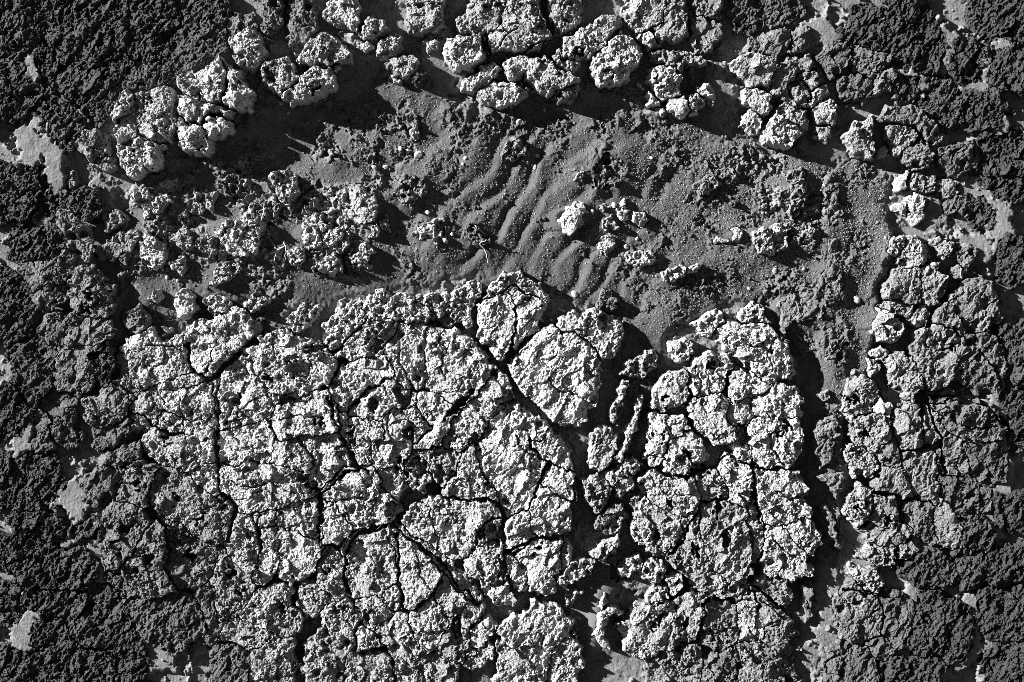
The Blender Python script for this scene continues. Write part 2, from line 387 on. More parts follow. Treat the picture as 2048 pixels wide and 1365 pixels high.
cluster("plateau foot", "in the pale plateau's foot above the bottom edge", "x", "block", 34, .52, "p", "pale blocks of the cracked plateau", """
690,1115 702,1082 735,1062 765,1056 790,1100 793,1160 790,1175 755,1190 750,1180 735,1190 715,1190 715,1175 700,1170 695,1140
768,1056 795,1068 855,1105 875,1140 885,1155 865,1190 820,1220 812,1215 800,1165 792,1120 |t.56 h38
760,1192 790,1172 800,1190 800,1205 785,1212 765,1202
885,1150 905,1165 935,1200 952,1212 950,1245 935,1260 925,1240 900,1230 870,1205 865,1195 |t.46
815,1225 865,1192 880,1215 895,1240 885,1265 870,1290 855,1300 835,1280 815,1250 |t.56
718,1215 735,1198 765,1195 780,1207 775,1230 755,1248 735,1245 722,1230 |h36
760,1255 810,1232 830,1280 850,1300 830,1310 810,1285 785,1280 765,1275 |t.42
890,1252 900,1237 935,1262 942,1270 935,1298 905,1320 880,1300 |t.36
800,1058 855,1090 890,1128 930,1172 950,1205 935,1198 900,1160 870,1130 840,1098 |t.5 h30
645,1110 665,1103 685,1120 683,1160 670,1185 650,1175 648,1145 |t.54 h32
430,1160 450,1110 480,1140 505,1165 500,1200 470,1230 440,1245 425,1200 |t.34 h28
505,1200 520,1180 560,1175 575,1190 560,1215 530,1250 500,1250 480,1235 |t.44
600,1195 625,1182 645,1187 640,1210 620,1225 602,1210 |t.36 h24
440,1250 475,1238 500,1255 525,1258 530,1285 500,1305 470,1290 445,1275 |t.38 h26
500,1312 535,1287 570,1290 575,1330 540,1345 500,1345 |t.36 h26
655,1230 690,1208 710,1225 720,1250 712,1265 710,1290 690,1270 665,1260 |t.44
714,1262 725,1252 745,1270 748,1290 725,1300 714,1285 |t.54 h36
620,1310 640,1280 665,1290 685,1310 680,1330 650,1345 615,1345 |t.36 h26
700,1320 740,1310 780,1320 800,1345 690,1345 |t.36 h24
785,1302 810,1292 830,1312 860,1312 900,1330 890,1345 800,1345 |t.4 h24
945,1260 968,1250 972,1270 965,1290 950,1298 942,1285 |t.66 h36 xs
935,1302 968,1293 970,1315 950,1325 935,1318 |t.5 h30
943,1119 975,1098 998,1092 1001,1119 998,1158 972,1163 948,1145 |t.58 h38
985,1180 1000,1170 1015,1170 1017,1190 1003,1197 988,1190 |t.58 h28
955,1060 970,1045 990,1045 985,1070 965,1085 952,1078 |t.52 h30
1016,1263 1034,1253 1058,1234 1074,1212 1105,1227 1127,1245 1132,1277 1103,1303 1063,1290 1026,1292 |t.62 h36 xf
1005,1297 1030,1297 1063,1294 1100,1307 1090,1325 1060,1345 1010,1345 |t.5 h28
1107,1310 1135,1282 1150,1297 1145,1345 1102,1345 |t.5 h26
575,1228 595,1235 590,1255 565,1262 545,1250 |t.4 h22
""")
cluster("gully", "in the dark gully between both pale plateaus", "y", "ridge", 22, .48, "k", "ragged ridges in the gully", """
1240,745 1255,725 1280,715 1300,700 1315,715 1310,735 1290,750 1265,750 |t.42
1245,760 1255,765 1248,790 1240,820 1232,850 1222,850 1225,820 1238,785 |h26
1275,795 1285,800 1275,850 1262,880 1240,930 1235,915 1255,870 1268,830 |h26
1180,870 1195,855 1215,855 1230,870 1232,900 1220,930 1200,945 1185,935 1182,900 |h26 xf t.5
1215,945 1245,925 1270,915 1285,930 1270,950 1240,965 1225,970
1165,960 1180,955 1205,955 1220,980 1210,1010 1190,1030 1175,1010 1168,980 |t.36
1238,952 1262,947 1265,960 1262,980 1245,1000 1232,990 |xp t.5
1190,1035 1215,1015 1245,1010 1255,1035 1235,1060 1215,1070 1195,1055 |t.34
1115,1155 1140,1130 1170,1115 1190,1125 1180,1150 1150,1160 1135,1175 1120,1170 |t.54 h26
1175,1110 1200,1085 1235,1065 1245,1085 1230,1105 1205,1120 |t.46 h24
1240,1127 1255,1112 1280,1110 1285,1130 1270,1150 1250,1160 1240,1150 |t.5 h28
1280,1137 1300,1122 1325,1130 1330,1150 1310,1168 1290,1160 |t.56 h30
1335,1157 1350,1150 1365,1155 1365,1175 1345,1190 1337,1175 |t.46 h26
1295,1192 1310,1170 1333,1168 1335,1195 1312,1212 1294,1207 |t.46 h26
1130,1200 1145,1185 1158,1190 1155,1205 1140,1215 |t.46 h20
1195,1240 1205,1225 1225,1218 1237,1228 1216,1237 1205,1258 1202,1278 1215,1300 1200,1297 1188,1270 |t.6 h24 xs
1190,1212 1213,1190 1212,1207 1202,1222 |t.5 h18
""")
cluster("right plateau upper", "in the upper half of the right pale plateau", "x", "block", 42, .58, "p", "pale blocks of the right-hand plateau", """
1345,690 1370,680 1385,690 1375,715 1350,722 1343,708 |h34
1388,650 1405,635 1425,625 1445,630 1440,650 1420,665 1400,660 |h32 xk
1435,655 1470,640 1490,650 1530,650 1545,660 1570,690 1585,720 1590,745 1575,760 1545,765 1520,755 1500,735 1485,710 1455,700 1440,685 |h48
1390,720 1420,710 1450,712 1460,740 1455,765 1440,780 1415,790 1385,785 1378,760 |h40
1312,775 1330,750 1370,745 1378,785 1372,800 1340,815 1305,820 1308,795 |h36 t.5
1302,825 1345,832 1375,835 1382,855 1350,870 1335,885 1325,920 1310,930 1290,915 1295,880 1303,850 |h36
1327,922 1347,882 1385,862 1405,890 1412,905 1390,930 1375,950 1355,950 1330,940 |h36
1380,800 1410,790 1445,785 1460,800 1455,830 1450,850 1470,860 1465,880 1440,890 1415,880 1395,865 1380,835 |t.52
1462,745 1500,740 1520,758 1545,768 1530,780 1505,795 1470,800 1460,780 |t.52
1505,800 1535,782 1560,770 1590,780 1600,800 1600,830 1570,838 1525,836 1505,825 |h50 t.64
1500,840 1525,838 1590,838 1603,860 1602,900 1585,930 1560,940 1530,935 1505,910 1498,870 |h48 t.62
1462,805 1500,800 1503,835 1495,850 1470,855 1455,845 |t.5
1472,862 1495,855 1500,905 1495,925 1470,915 1460,890 |t.52 h36
1480,625 1505,612 1525,625 1540,645 1500,645 1485,640 |xk h30 t.48
""")
cluster("right plateau lower", "in the lower half of the right pale plateau", "x", "block", 36, .5, "p", "pale blocks of the right-hand plateau", """
1505,940 1540,940 1580,945 1595,970 1605,1010 1610,1030 1590,1040 1560,1050 1530,1045 1515,1010 1505,975 |h42 t.54
1450,925 1480,920 1500,940 1510,980 1490,1005 1470,1005 1455,980 1448,950 |t.54
1570,1052 1605,1037 1625,1070 1630,1085 1618,1105 1600,1090 1580,1080 |h40
1535,1060 1570,1058 1590,1085 1610,1110 1610,1150 1585,1155 1550,1145 1530,1120 1525,1090 |h40
1500,1020 1515,1015 1525,1060 1520,1100 1510,1120 1500,1080 |t.44 h30
1400,1010 1430,1000 1450,1010 1495,1020 1500,1080 1505,1110 1485,1150 1460,1160 1430,1140 1410,1100 1400,1050 |t.36 xf
1285,960 1310,950 1350,960 1380,965 1400,990 1395,1010 1360,1030 1330,1020 1300,1000 |t.48
1385,975 1420,960 1445,950 1452,985 1435,1000 1405,1005 |t.44
1285,1002 1300,1005 1330,1025 1360,1035 1370,1060 1345,1090 1320,1105 1300,1090 1275,1060 1272,1030 |t.46
1365,1040 1395,1015 1400,1060 1408,1100 1430,1145 1455,1165 1420,1180 1390,1160 1370,1140 1345,1120 1340,1100 1372,1065 |t.38
1290,1217 1330,1197 1345,1230 1335,1280 1315,1310 1290,1310 1265,1290 1250,1260 1275,1245 |t.42
1350,1230 1380,1190 1400,1200 1405,1230 1390,1270 1350,1290 1335,1300 1340,1270 |t.36
1415,1215 1440,1225 1460,1200 1468,1230 1470,1270 1450,1300 1430,1305 1412,1290 1405,1250 |t.26 h28
1485,1190 1500,1190 1510,1215 1508,1285 1490,1280 1484,1240 |t.5 h30
1514,1230 1525,1240 1526,1270 1520,1288 1514,1270 |t.56 h28
1507,1172 1540,1162 1565,1170 1575,1190 1570,1210 1545,1210 1517,1195 |t.32 h30
1529,1217 1555,1217 1578,1245 1580,1270 1560,1285 1535,1285 1530,1250 |t.26 h28
1400,1345 1420,1312 1460,1304 1480,1345 |t.25 h24
1490,1295 1520,1292 1528,1345 1487,1345 |t.32 h24
1532,1295 1575,1290 1580,1345 1535,1345 |t.22 h22
1302,1322 1350,1297 1395,1300 1390,1345 1302,1345 |t.28 h24
1455,1170 1490,1158 1485,1185 1470,1198 1450,1190 |t.34 h26
""")
cluster("right slabs upper", "in the upper half of the grey slab field", "x", "slab", 26, .24, "f", "grey slabs of the right-hand field", """
1797,357 1810,352 1815,375 1802,378 |t.5 h18 xs
1822,395 1835,393 1845,408 1838,420 1825,418 |t.5 h22 xs
1797,418 1805,412 1814,418 1805,424 |t.46 h14 xs
1823,430 1833,425 1840,435 1833,442 |t.42 h16 xs
1880,375 1895,360 1910,365 1925,375 1915,385 1890,388 |t.2 h16
1900,405 1915,390 1935,395 1942,410 1925,422 1905,420 |t.1 h16
1822,368 1832,355 1858,360 1860,375 1838,378 |t.28 h20
1782,495 1790,482 1803,480 1806,500 1795,508 1785,503 |t.36 xp
1806,505 1820,482 1840,490 1850,505 1835,530 1820,535 1804,520 |t.32 h30 xp
1877,490 1885,480 1900,482 1900,498 1885,505 |t.28 h22
1917,510 1930,495 1945,500 1942,515 1930,528 |t.16 h22
1912,545 1922,537 1930,545 1922,553 |t.22 h16
1785,560 1795,540 1820,540 1835,545 1840,580 1835,600 1810,610 1790,600 1775,590 1780,575 |t.25
1845,545 1870,535 1885,555 1885,580 1870,605 1855,605 1842,590 |t.24
1770,612 1790,604 1820,612 1815,625 1790,625 |t.25 h20
1830,642 1845,622 1855,625 1847,645 |t.28 h22
1750,667 1753,635 1764,625 1785,635 1795,654 1785,685 1758,680 |t.4 h34 xp
1750,705 1760,698 1770,705 1768,715 1755,715 |t.42 h20 xs
1743,722 1752,718 1755,735 1748,748 |t.36 h16
1905,595 1925,570 1960,560 1985,575 1992,610 1985,640 1960,660 1935,660 1915,635 |t.18
1870,627 1885,612 1903,610 1912,635 1930,660 1915,670 1890,650 |t.2
1825,700 1840,665 1870,652 1900,657 1930,680 1935,700 1915,725 1900,760 1870,775 1850,770 1840,740 |t.22 h28
1775,720 1800,710 1828,715 1845,760 1820,790 1800,775 1785,760 |t.26 h28
1938,665 1975,670 2005,700 2010,740 2000,780 1960,775 1920,755 1907,740 1920,715 1938,700 |t.13
2000,660 2048,640 2048,780 2018,770 2014,720 |t.07
1950,400 1965,390 1990,420 1985,450 1960,450 1945,430 |t.07 h16
2002,480 2048,470 2048,560 2008,560 |t.05 h16
1965,360 2048,358 2048,400 1995,395 |t.05 h15
""")
cluster("right slabs lower", "in the lower half of the grey slab field", "x", "slab", 26, .2, "f", "grey slabs of the right-hand field", """
1695,796 1703,777 1724,759 1742,770 1745,793 1737,817 1724,830 1700,825 |t.28 xp h28
1750,818 1762,812 1772,818 1768,828 1755,828 |t.5 h24 xs
1705,845 1724,834 1740,832 1768,832 1770,850 1775,875 1765,890 1745,900 1725,890 1708,870 |t.27 xp h28
1757,910 1770,892 1785,882 1800,897 1798,925 1785,935 1765,925 |t.17
1702,930 1705,904 1725,902 1750,915 1755,935 1730,945 1712,945 |t.3 xp
1800,890 1795,850 1810,815 1830,815 1840,850 1845,885 1825,897 1803,900 |t.22
1840,847 1860,817 1880,830 1890,860 1870,888 1855,880 |t.22
1803,905 1850,899 1865,910 1870,950 1880,990 1870,1005 1850,1000 1825,970 1805,930 |t.2
1750,965 1770,942 1800,937 1815,970 1820,985 1790,990 1765,985 |t.21
1865,815 1900,805 1950,815 1990,830 2010,850 2000,880 1960,885 1920,880 1895,860 1885,830 |t.13
1875,892 1895,867 1918,880 1920,890 1935,930 1925,945 1890,950 1878,920 |t.17
1922,887 1960,890 2000,887 2005,920 2000,960 1960,970 1940,930 |t.1
1880,957 1925,950 1945,960 1970,975 1975,1010 1945,1030 1900,1020 1885,985 |t.11
1860,782 1890,792 1930,800 1890,803 1865,800 |t.18 h20
1697,1020 1705,985 1720,970 1740,985 1745,1010 1735,1030 1710,1040 1700,1035 |t.3 xp
1747,1002 1765,990 1790,995 1780,1015 1790,1040 1770,1060 1750,1045 |t.2
1740,1062 1760,1057 1790,1047 1815,1055 1810,1080 1785,1090 1765,1085 1745,1070 |t.2
1730,1110 1745,1097 1785,1097 1785,1125 1755,1130 1735,1120 |t.25 xp
1797,1097 1815,1087 1835,1077 1838,1090 1825,1105 1815,1125 1800,1115 |t.22 xp
1865,1020 1885,1003 1900,1010 1905,1040 1920,1060 1910,1090 1890,1090 1870,1065 |t.22 xs h30
1920,1050 1925,1032 1960,1035 1985,1060 1975,1090 1945,1100 1925,1080 |t.08
1817,1012 1860,1007 1866,1040 1873,1070 1850,1080 1830,1060 1817,1040 |t.13
1710,1152 1725,1140 1750,1140 1750,1165 1752,1180 1735,1180 1720,1165 |t.3 xp
1675,1230 1685,1195 1705,1167 1733,1180 1758,1195 1765,1230 1760,1270 1720,1285 1695,1275 1680,1255 |t.17
1767,1195 1800,1187 1830,1220 1820,1260 1800,1290 1770,1310 1732,1290 1764,1270 |t.1
1783,1225 1795,1215 1808,1218 1808,1238 1790,1245 1782,1238 |t.17 h38 xs
1655,1330 1670,1297 1695,1287 1730,1302 1760,1345 1655,1345 |t.11
1800,1132 1830,1112 1870,1107 1905,1130 1910,1160 1880,1170 1840,1165 1810,1150 |t.08
1917,1097 1960,1107 1970,1150 1930,1168 1914,1140 |t.065
1985,1100 2048,1080 2048,1150 1990,1158 |t.05
1835,1202 1870,1182 1900,1202 1905,1260 1890,1300 1840,1310 1812,1295 1830,1260 |t.06
1912,1207 1935,1222 1945,1270 1925,1310 1897,1320 1902,1270 |t.05
1965,1192 2048,1170 2048,1255 1978,1275 1955,1240 |t.05
1980,1300 2048,1285 2048,1345 1975,1345 |t.05
1990,1000 2048,985 2048,1065 2000,1050 |t.05
1775,1320 1830,1318 1880,1328 1880,1345 1770,1345 |t.06
2012,790 2048,790 2048,900 2020,890 2015,850 |t.06 h14
""")

# hairline cracks carved into the blocks: half width mm, polyline
CRACKS = [
 (2.2, "500,720 520,755 545,810"), (2.0, "595,880 612,905 627,925 617,950 613,975"),
 (1.6, "1095,760 1120,778 1150,792 1182,806"), (1.6, "1175,740 1185,748 1196,750"),
 (1.8, "1170,680 1182,695 1192,705"), (2.0, "1395,735 1400,770 1390,790"),
 (1.8, "1400,640 1430,652"), (1.6, "365,800 362,820 375,838"), (1.8, "780,830 775,850 780,875"),
 (2.0, "735,870 742,895 748,930"), (1.6, "800,680 798,720 815,760"), (1.5, "905,680 880,720 890,760"),
 (1.6, "1560,850 1540,870 1545,900 1565,930"), (1.6, "1500,690 1530,700 1545,735"),
 (1.8, "1330,845 1345,870"), (1.6, "690,1020 700,1040 712,1055"), (1.6, "835,1110 840,1150 860,1180"),
 (1.6, "965,1290 990,1290"), (1.5, "1065,890 1058,870 1045,860"), (1.6, "1030,870 1050,905 1075,915"),
 (1.5, "460,960 500,975 540,965 590,985"), (1.5, "455,800 480,820 520,800"), (1.6, "560,840 600,830 650,835"),
 (1.6, "1060,1255 1085,1270 1080,1295"), (1.5, "280,700 320,690 365,700"), (1.6, "300,740 340,720"),
 (1.5, "1180,75 1205,90"), (1.6, "1550,985 1580,1000 1600,1000"), (1.6, "1550,1080 1580,1110 1605,1120"),
 (1.6, "1850,690 1880,700 1920,690"), (1.6, "1900,830 1940,860 1990,850"), (1.6, "1960,700 1985,730 2000,770"),
 (1.4, "1040,60 1010,80 1000,100"), (1.6, "1590,80 1600,100"), (1.6, "645,1020 690,1000 740,985"),
]

# loose pebbles: x, y, radius mm, tone
PEBBLES = """1149,588 7 .62|1253,493 6 .5|1022,212 4 .5|1038,242 6 .55|800,297 5 .5|814,302 5 .5|836,309 9 .5|748,334 6 .55
770,333 6 .42|855,425 5 .55|904,468 4 .55|1303,315 4 .55|1228,410 6 .55|1246,406 7 .52|1275,477 4 .5|1248,400 4 .4
1697,788 8 .34|1692,820 6 .36|1702,835 7 .34|1715,600 8 .4|1708,745 6 .3|1772,477 5 .3|1862,513 5 .45|1865,530 6 .5
1854,538 5 .5|1650,370 4 .4|1610,538 5 .4|1552,541 6 .45|1527,426 3 .5|1534,426 3 .5|1500,577 4 .45|1390,577 4 .5
1104,641 4 .55|1183,1179 3 .55|1075,310 5 .45|1068,334 7 .42|985,256 5 .45|930,316 4 .45|925,328 3 .45|1090,218 4 .45
1280,168 6 .45|1288,175 4 .45|1250,198 4 .45|1232,685 4 .55|1750,330 4 .25|1786,395 4 .3|1757,445 3 .3|1475,312 4 .3
1060,690 3 .5|560,205 5 .4|575,225 4 .4|148,368 5 .35|310,520 4 .5|345,535 6 .5|330,555 4 .5|352,560 4 .5"""

# dry roots and fibres: points, radius mm
TWIGS = """522,445 527,425 529,408|1.1
535,475 548,492 556,505|1.0
566,480 571,500 570,520|1.2
540,510 556,500 572,490|1.3
548,523 552,507 548,490|0.9
655,385 662,378|1.6
950,450 955,460 975,470|1.0
960,490 972,505 975,525|1.2
958,488 970,482 980,478|1.0
1158,455 1163,450 1170,449|1.0"""

# the wide joints: half width mm, polyline
MAJOR = [
 (4.5, "655,795 665,830 676,862 686,885 705,912 718,932 735,945"), (3.0, "718,932 690,950 660,975 635,990"), (7.0, "985,715 1000,740 1030,775 1060,805 1095,845 1120,870 1150,900"),
 (9.0, "1152,880 1152,930 1150,980 1148,1040 1140,1080"), (3.2, "435,775 438,830 432,875 436,930 441,990 465,1005"), (5.0, "375,690 380,735 395,755 430,752 465,715 505,675"),
 (3.5, "690,1160 690,1120 700,1082 735,1060 770,1052"), (4.5, "690,1160 700,1190 710,1215"), (2.4, "795,1070 798,1150 805,1210 815,1228"), (2.2, "812,1228 860,1195 885,1160"),
 (3.5, "1378,715 1380,780 1376,835 1390,862 1410,885 1450,895"), (4.0, "1330,945 1375,955 1420,940 1450,915"), (3.0, "1300,820 1345,828 1378,832"),
 (3.2, "1500,935 1545,940 1590,940"), (2.6, "1505,945 1512,1000 1520,1050"), (4.0, "470,1005 478,1020 462,1060 455,1090"), (2.6, "520,1030 515,1060 522,1095"),
 (4.0, "1012,1100 1040,1088 1075,1077 1115,1080"), (5.0, "945,785 910,815 890,840"), (3.0, "780,1050 830,1085 880,1125 950,1205"), (3.0, "1340,1110 1375,1065 1400,1010"),
 (3.4, "640,985 640,1040 632,1090 640,1100"), (3.4, "350,158 358,200 356,250 360,300"), (3.0, "970,70 985,108 1040,104 1100,80 1112,70"), (3.0, "1237,25 1260,68 1290,105"),
 (2.4, "1633,112 1640,140 1665,165 1672,200"), (2.6, "1890,950 1880,880 1860,815 1845,770"), (2.6, "1860,790 1920,795 1980,820 2010,850"), (2.2, "1800,905 1850,897 1875,890"),
 (3.0, "1690,1180 1730,1185 1765,1195"), (3.0, "1500,1165 1540,1200 1575,1225"), (2.4, "1105,925 1080,965 1058,1015"), (2.4, "1060,880 1075,915 1102,926 1148,948"),
]
# hollows broken into the blocks: x y and half axes mm
HOLLOWS = ("515 655 20 16|632 700 26 11|600 738 24 17|782 668 16 22|757 690 12 14|805 800 11 24|745 810 9 12|818 872 9 18|700 865 8 16|708 890 8 10|885 952 17 20"
 "|952 882 16 11|1012 808 14 22|715 1105 22 22|790 1022 16 18|650 1146 9 9|606 955 8 16|965 1068 9 13|985 1072 12 22|1005 1140 9 26|968 1180 12 13|912 1258 16 20"
 "|1282 985 12 18|1395 945 22 11|1487 870 14 18|1472 738 13 9|1498 735 9 12|1440 1012 9 18|1245 1148 17 20|1262 1210 22 24|1228 1272 27 30|735 1235 9 10|520 1085 6 18"
 "|800 925 10 8|840 935 12 16|540 760 9 8|575 800 10 9|470 800 8 9|640 845 9 7|330 880 8 6|1560 870 8 7|1540 700 7 9|1575 850 7 10|1075 1098 10 8|1420 735 10 8|1335 800 9 12"
 "|1330 875 7 9|1375 910 9 7|1345 1010 8 6|1310 1075 9 9|1390 1100 8 12|1450 1080 8 14|1320 1240 9 14|1370 1250 8 12|560 1215 8 8|480 1190 9 7|460 1150 8 10|350 1000 10 8|400 1040 10 7"
 "|380 1110 10 12|250 1060 14 12|300 1120 12 14|235 1085 9 9|275 970 10 9|545 150 9 14|240 205 6 7|300 200 9 9|270 310 7 6|410 305 6 5|450 262 14 9|480 240 10 8|635 185 7 6|1160 108 10 12"
 "|1180 140 7 8|1215 150 6 6|1310 160 6 6|1120 195 8 7|180 590 12 9|170 625 10 8|195 715 14 12|1710 800 10 9|1730 870 9 8|1745 950 12 9|1770 1040 9 8|1720 1010 8 9|1900 700 9 6")

# ------------------------------------------------------------------ numeric helpers
PITCH = 1.6
X0, Y0, X1, Y1 = -52.0, -52.0, 2100.0, 1417.0
NX = int((X1 - X0) / PITCH) + 1
NY = int((Y1 - Y0) / PITCH) + 1
gx = (X0 + PITCH * np.arange(NX)).astype(np.float32)
gy = (Y0 + PITCH * np.arange(NY)).astype(np.float32)
PX, PY = np.meshgrid(gx, gy)              # photo pixels = millimetres


def perlin(x, y, seed):
    """gradient noise, lattice step 1, about -0.7..0.7"""
    rng = np.random.default_rng(seed)
    x = x - x.min() + 1.0
    y = y - y.min() + 1.0
    nx, ny = int(x.max()) + 3, int(y.max()) + 3
    ang = rng.random((ny, nx), dtype=np.float32) * (2 * np.pi)
    ca, sa = np.cos(ang), np.sin(ang)
    xi, yi = np.floor(x).astype(np.int32), np.floor(y).astype(np.int32)
    fx, fy = (x - xi).astype(np.float32), (y - yi).astype(np.float32)
    u = fx * fx * fx * (fx * (fx * 6 - 15) + 10)
    v = fy * fy * fy * (fy * (fy * 6 - 15) + 10)
    def g(dx, dy):
        return ca[yi + dy, xi + dx] * (fx - dx) + sa[yi + dy, xi + dx] * (fy - dy)
    a = g(0, 0); b = g(1, 0); c = g(0, 1); d = g(1, 1)
    return (a + u * (b - a)) * (1 - v) + (c + u * (d - c)) * v


def fbm(x, y, scale, octaves, seed, gain=0.5):
    t = 0.0; amp = 1.0
    for o in range(octaves):
        t = t + amp * perlin(x / scale, y / scale, seed + 17 * o)
        amp *= gain; scale *= 0.5
    return t


def cells(x, y, size, seed, jitter=0.9):
    """distance to nearest and second nearest jittered point, and the nearest cell's random number"""
    rng = np.random.default_rng(seed)
    x = (x - x.min()) / size + 2.0
    y = (y - y.min()) / size + 2.0
    nx, ny = int(x.max()) + 4, int(y.max()) + 4
    jx = (rng.random((ny, nx), dtype=np.float32) - .5) * jitter + .5
    jy = (rng.random((ny, nx), dtype=np.float32) - .5) * jitter + .5
    rv = rng.random((ny, nx), dtype=np.float32)
    xi, yi = np.floor(x).astype(np.int32), np.floor(y).astype(np.int32)
    f1 = np.full(x.shape, 9, np.float32); f2 = f1.copy(); rid = np.zeros_like(f1)
    for dy in (-1, 0, 1):
        for dx in (-1, 0, 1):
            cx, cy = xi + dx, yi + dy
            d = np.sqrt((cx + jx[cy, cx] - x) ** 2 + (cy + jy[cy, cx] - y) ** 2)
            near = d < f1
            f2 = np.where(near, f1, np.minimum(f2, d))
            rid = np.where(near, rv[cy, cx], rid)
            f1 = np.where(near, d, f1)
    return f1, f2, rid


def facets(x, y, size, seed, slope, off, soft=.10):
    """broken faces: every jittered cell is a small plane with its own tilt and level (mm)"""
    rng = np.random.default_rng(seed)
    x = (x - x.min()) / size + 2.0
    y = (y - y.min()) / size + 2.0
    nx, ny = int(x.max()) + 4, int(y.max()) + 4
    jx = (rng.random((ny, nx), dtype=np.float32) - .5) * .95 + .5
    jy = (rng.random((ny, nx), dtype=np.float32) - .5) * .95 + .5
    sx = rng.normal(0, slope, (ny, nx)).astype(np.float32)
    sy = rng.normal(0, slope, (ny, nx)).astype(np.float32)
    of = rng.normal(0, off, (ny, nx)).astype(np.float32)
    xi, yi = np.floor(x).astype(np.int32), np.floor(y).astype(np.int32)
    f1 = np.full(x.shape, 9, np.float32); f2 = f1.copy(); h1 = np.zeros_like(f1)
    for dy in (-1, 0, 1):
        for dx in (-1, 0, 1):
            cx, cy = xi + dx, yi + dy
            ex, ey = x - cx - jx[cy, cx], y - cy - jy[cy, cx]
            d = np.sqrt(ex * ex + ey * ey)
            near = d < f1
            f2 = np.where(near, f1, np.minimum(f2, d))
            h1 = np.where(near, of[cy, cx] + size * (ex * sx[cy, cx] + ey * sy[cy, cx]), h1)
            f1 = np.where(near, d, f1)
    return h1, f2 - f1


def smooth(a, b, x):
    t = np.clip((x - a) / (b - a), 0, 1)
    return t * t * (3 - 2 * t)


def blur(a, r, n=2):
    """box blur, radius r samples"""
    for _ in range(n):
        for ax in (0, 1):
            p = np.pad(a, [(r + 1, r) if k == ax else (0, 0) for k in (0, 1)], mode='edge')
            c = np.cumsum(p, axis=ax, dtype=np.float64)
            m = a.shape[ax]
            hi = np.take(c, np.arange(2 * r + 1, 2 * r + 1 + m), axis=ax)
            lo = np.take(c, np.arange(0, m), axis=ax)
            a = ((hi - lo) / (2 * r + 1)).astype(np.float32)
    return a


def seg_dist(px, py, pts):
    best = np.full(px.shape, 1e9, np.float32)
    for (ax, ay), (bx, by) in zip(pts[:-1], pts[1:]):
        ex, ey = bx - ax, by - ay
        t = np.clip(((px - ax) * ex + (py - ay) * ey) / (ex * ex + ey * ey + 1e-6), 0, 1)
        best = np.minimum(best, (px - ax - t * ex) ** 2 + (py - ay - t * ey) ** 2)
    return np.sqrt(best)


def poly_sdf(px, py, pts):
    """positive inside"""
    ring = pts + [pts[0]]
    d = seg_dist(px, py, ring)
    inside = np.zeros(px.shape, bool)
    for (ax, ay), (bx, by) in zip(ring[:-1], ring[1:]):
        if ay == by:
            continue
        cond = (ay > py) != (by > py)
        xs = ax + (py - ay) * (bx - ax) / (by - ay)
        inside ^= cond & (px < xs)
    return np.where(inside, d, -d)


def parse(s):
    return [tuple(float(v) for v in p.split(",")) for p in s.split()]


# ------------------------------------------------------------------ rocks: outlines to one height map
ROCKS = []
for (key, phrase, axis, noun, h, t, tex, group, rows) in CL:
    for r in rows:
        poly, _, opt = r.partition("|")
        d = dict(key=key, phrase=phrase, axis=axis, noun=noun, h=float(h), t=float(t), x=tex, group=group)
        for o in opt.split():
            d[o[0]] = o[1:] if o[0] == 'x' else float(o[1:])
        pts = []
        for (a, b) in parse(poly):
            a = -70.0 if a <= 5 else (2120.0 if a >= 2040 else a)
            b = -70.0 if b <= 15 else (1440.0 if b >= 1343 else b)
            pts.append((a, b))
        d["pts"] = pts
        d["cx"] = sum(p[0] for p in pts) / len(pts)
        d["cy"] = sum(p[1] for p in pts) / len(pts)
        ROCKS.append(d)
NR = len(ROCKS)

wx = PX + 9.0 * fbm(PX, PY, 34.0, 2, 11) + 5.0 * perlin(PX / 9.0, PY / 9.0, 12) + 1.6 * perlin(PX / 4.0, PY / 4.0, 15)
wy = PY + 9.0 * fbm(PX, PY, 34.0, 2, 13) + 5.0 * perlin(PX / 9.0, PY / 9.0, 14) + 1.6 * perlin(PX / 4.0, PY / 4.0, 16)
PAD = 40.0
top1 = np.full(PX.shape, -PAD, np.float32)
top2 = np.full(PX.shape, -PAD, np.float32)
owner = np.full(PX.shape, -1, np.int32)
second = np.full(PX.shape, -1, np.int32)
for i, r in enumerate(ROCKS):
    xs = [p[0] for p in r["pts"]]; ys = [p[1] for p in r["pts"]]
    c0 = max(int((min(xs) - PAD - X0) / PITCH), 0); c1 = min(int((max(xs) + PAD - X0) / PITCH) + 1, NX)
    r0 = max(int((min(ys) - PAD - Y0) / PITCH), 0); r1 = min(int((max(ys) + PAD - Y0) / PITCH) + 1, NY)
    if c1 <= c0 or r1 <= r0:
        continue
    sl = (slice(r0, r1), slice(c0, c1))
    s = poly_sdf(wx[sl], wy[sl], r["pts"]).astype(np.float32)
    t1, t2, ow, o2 = top1[sl], top2[sl], owner[sl], second[sl]
    win = s > t1
    o2[:] = np.where(win, ow, np.where(s > t2, i, o2))
    t2[:] = np.where(win, t1, np.maximum(t2, s))
    ow[:] = np.where(win, i, ow)
    t1[:] = np.where(win, s, t1)

def per(field):
    a = np.array([r[field] for r in ROCKS] + [0.0], np.float32)
    return a[owner]

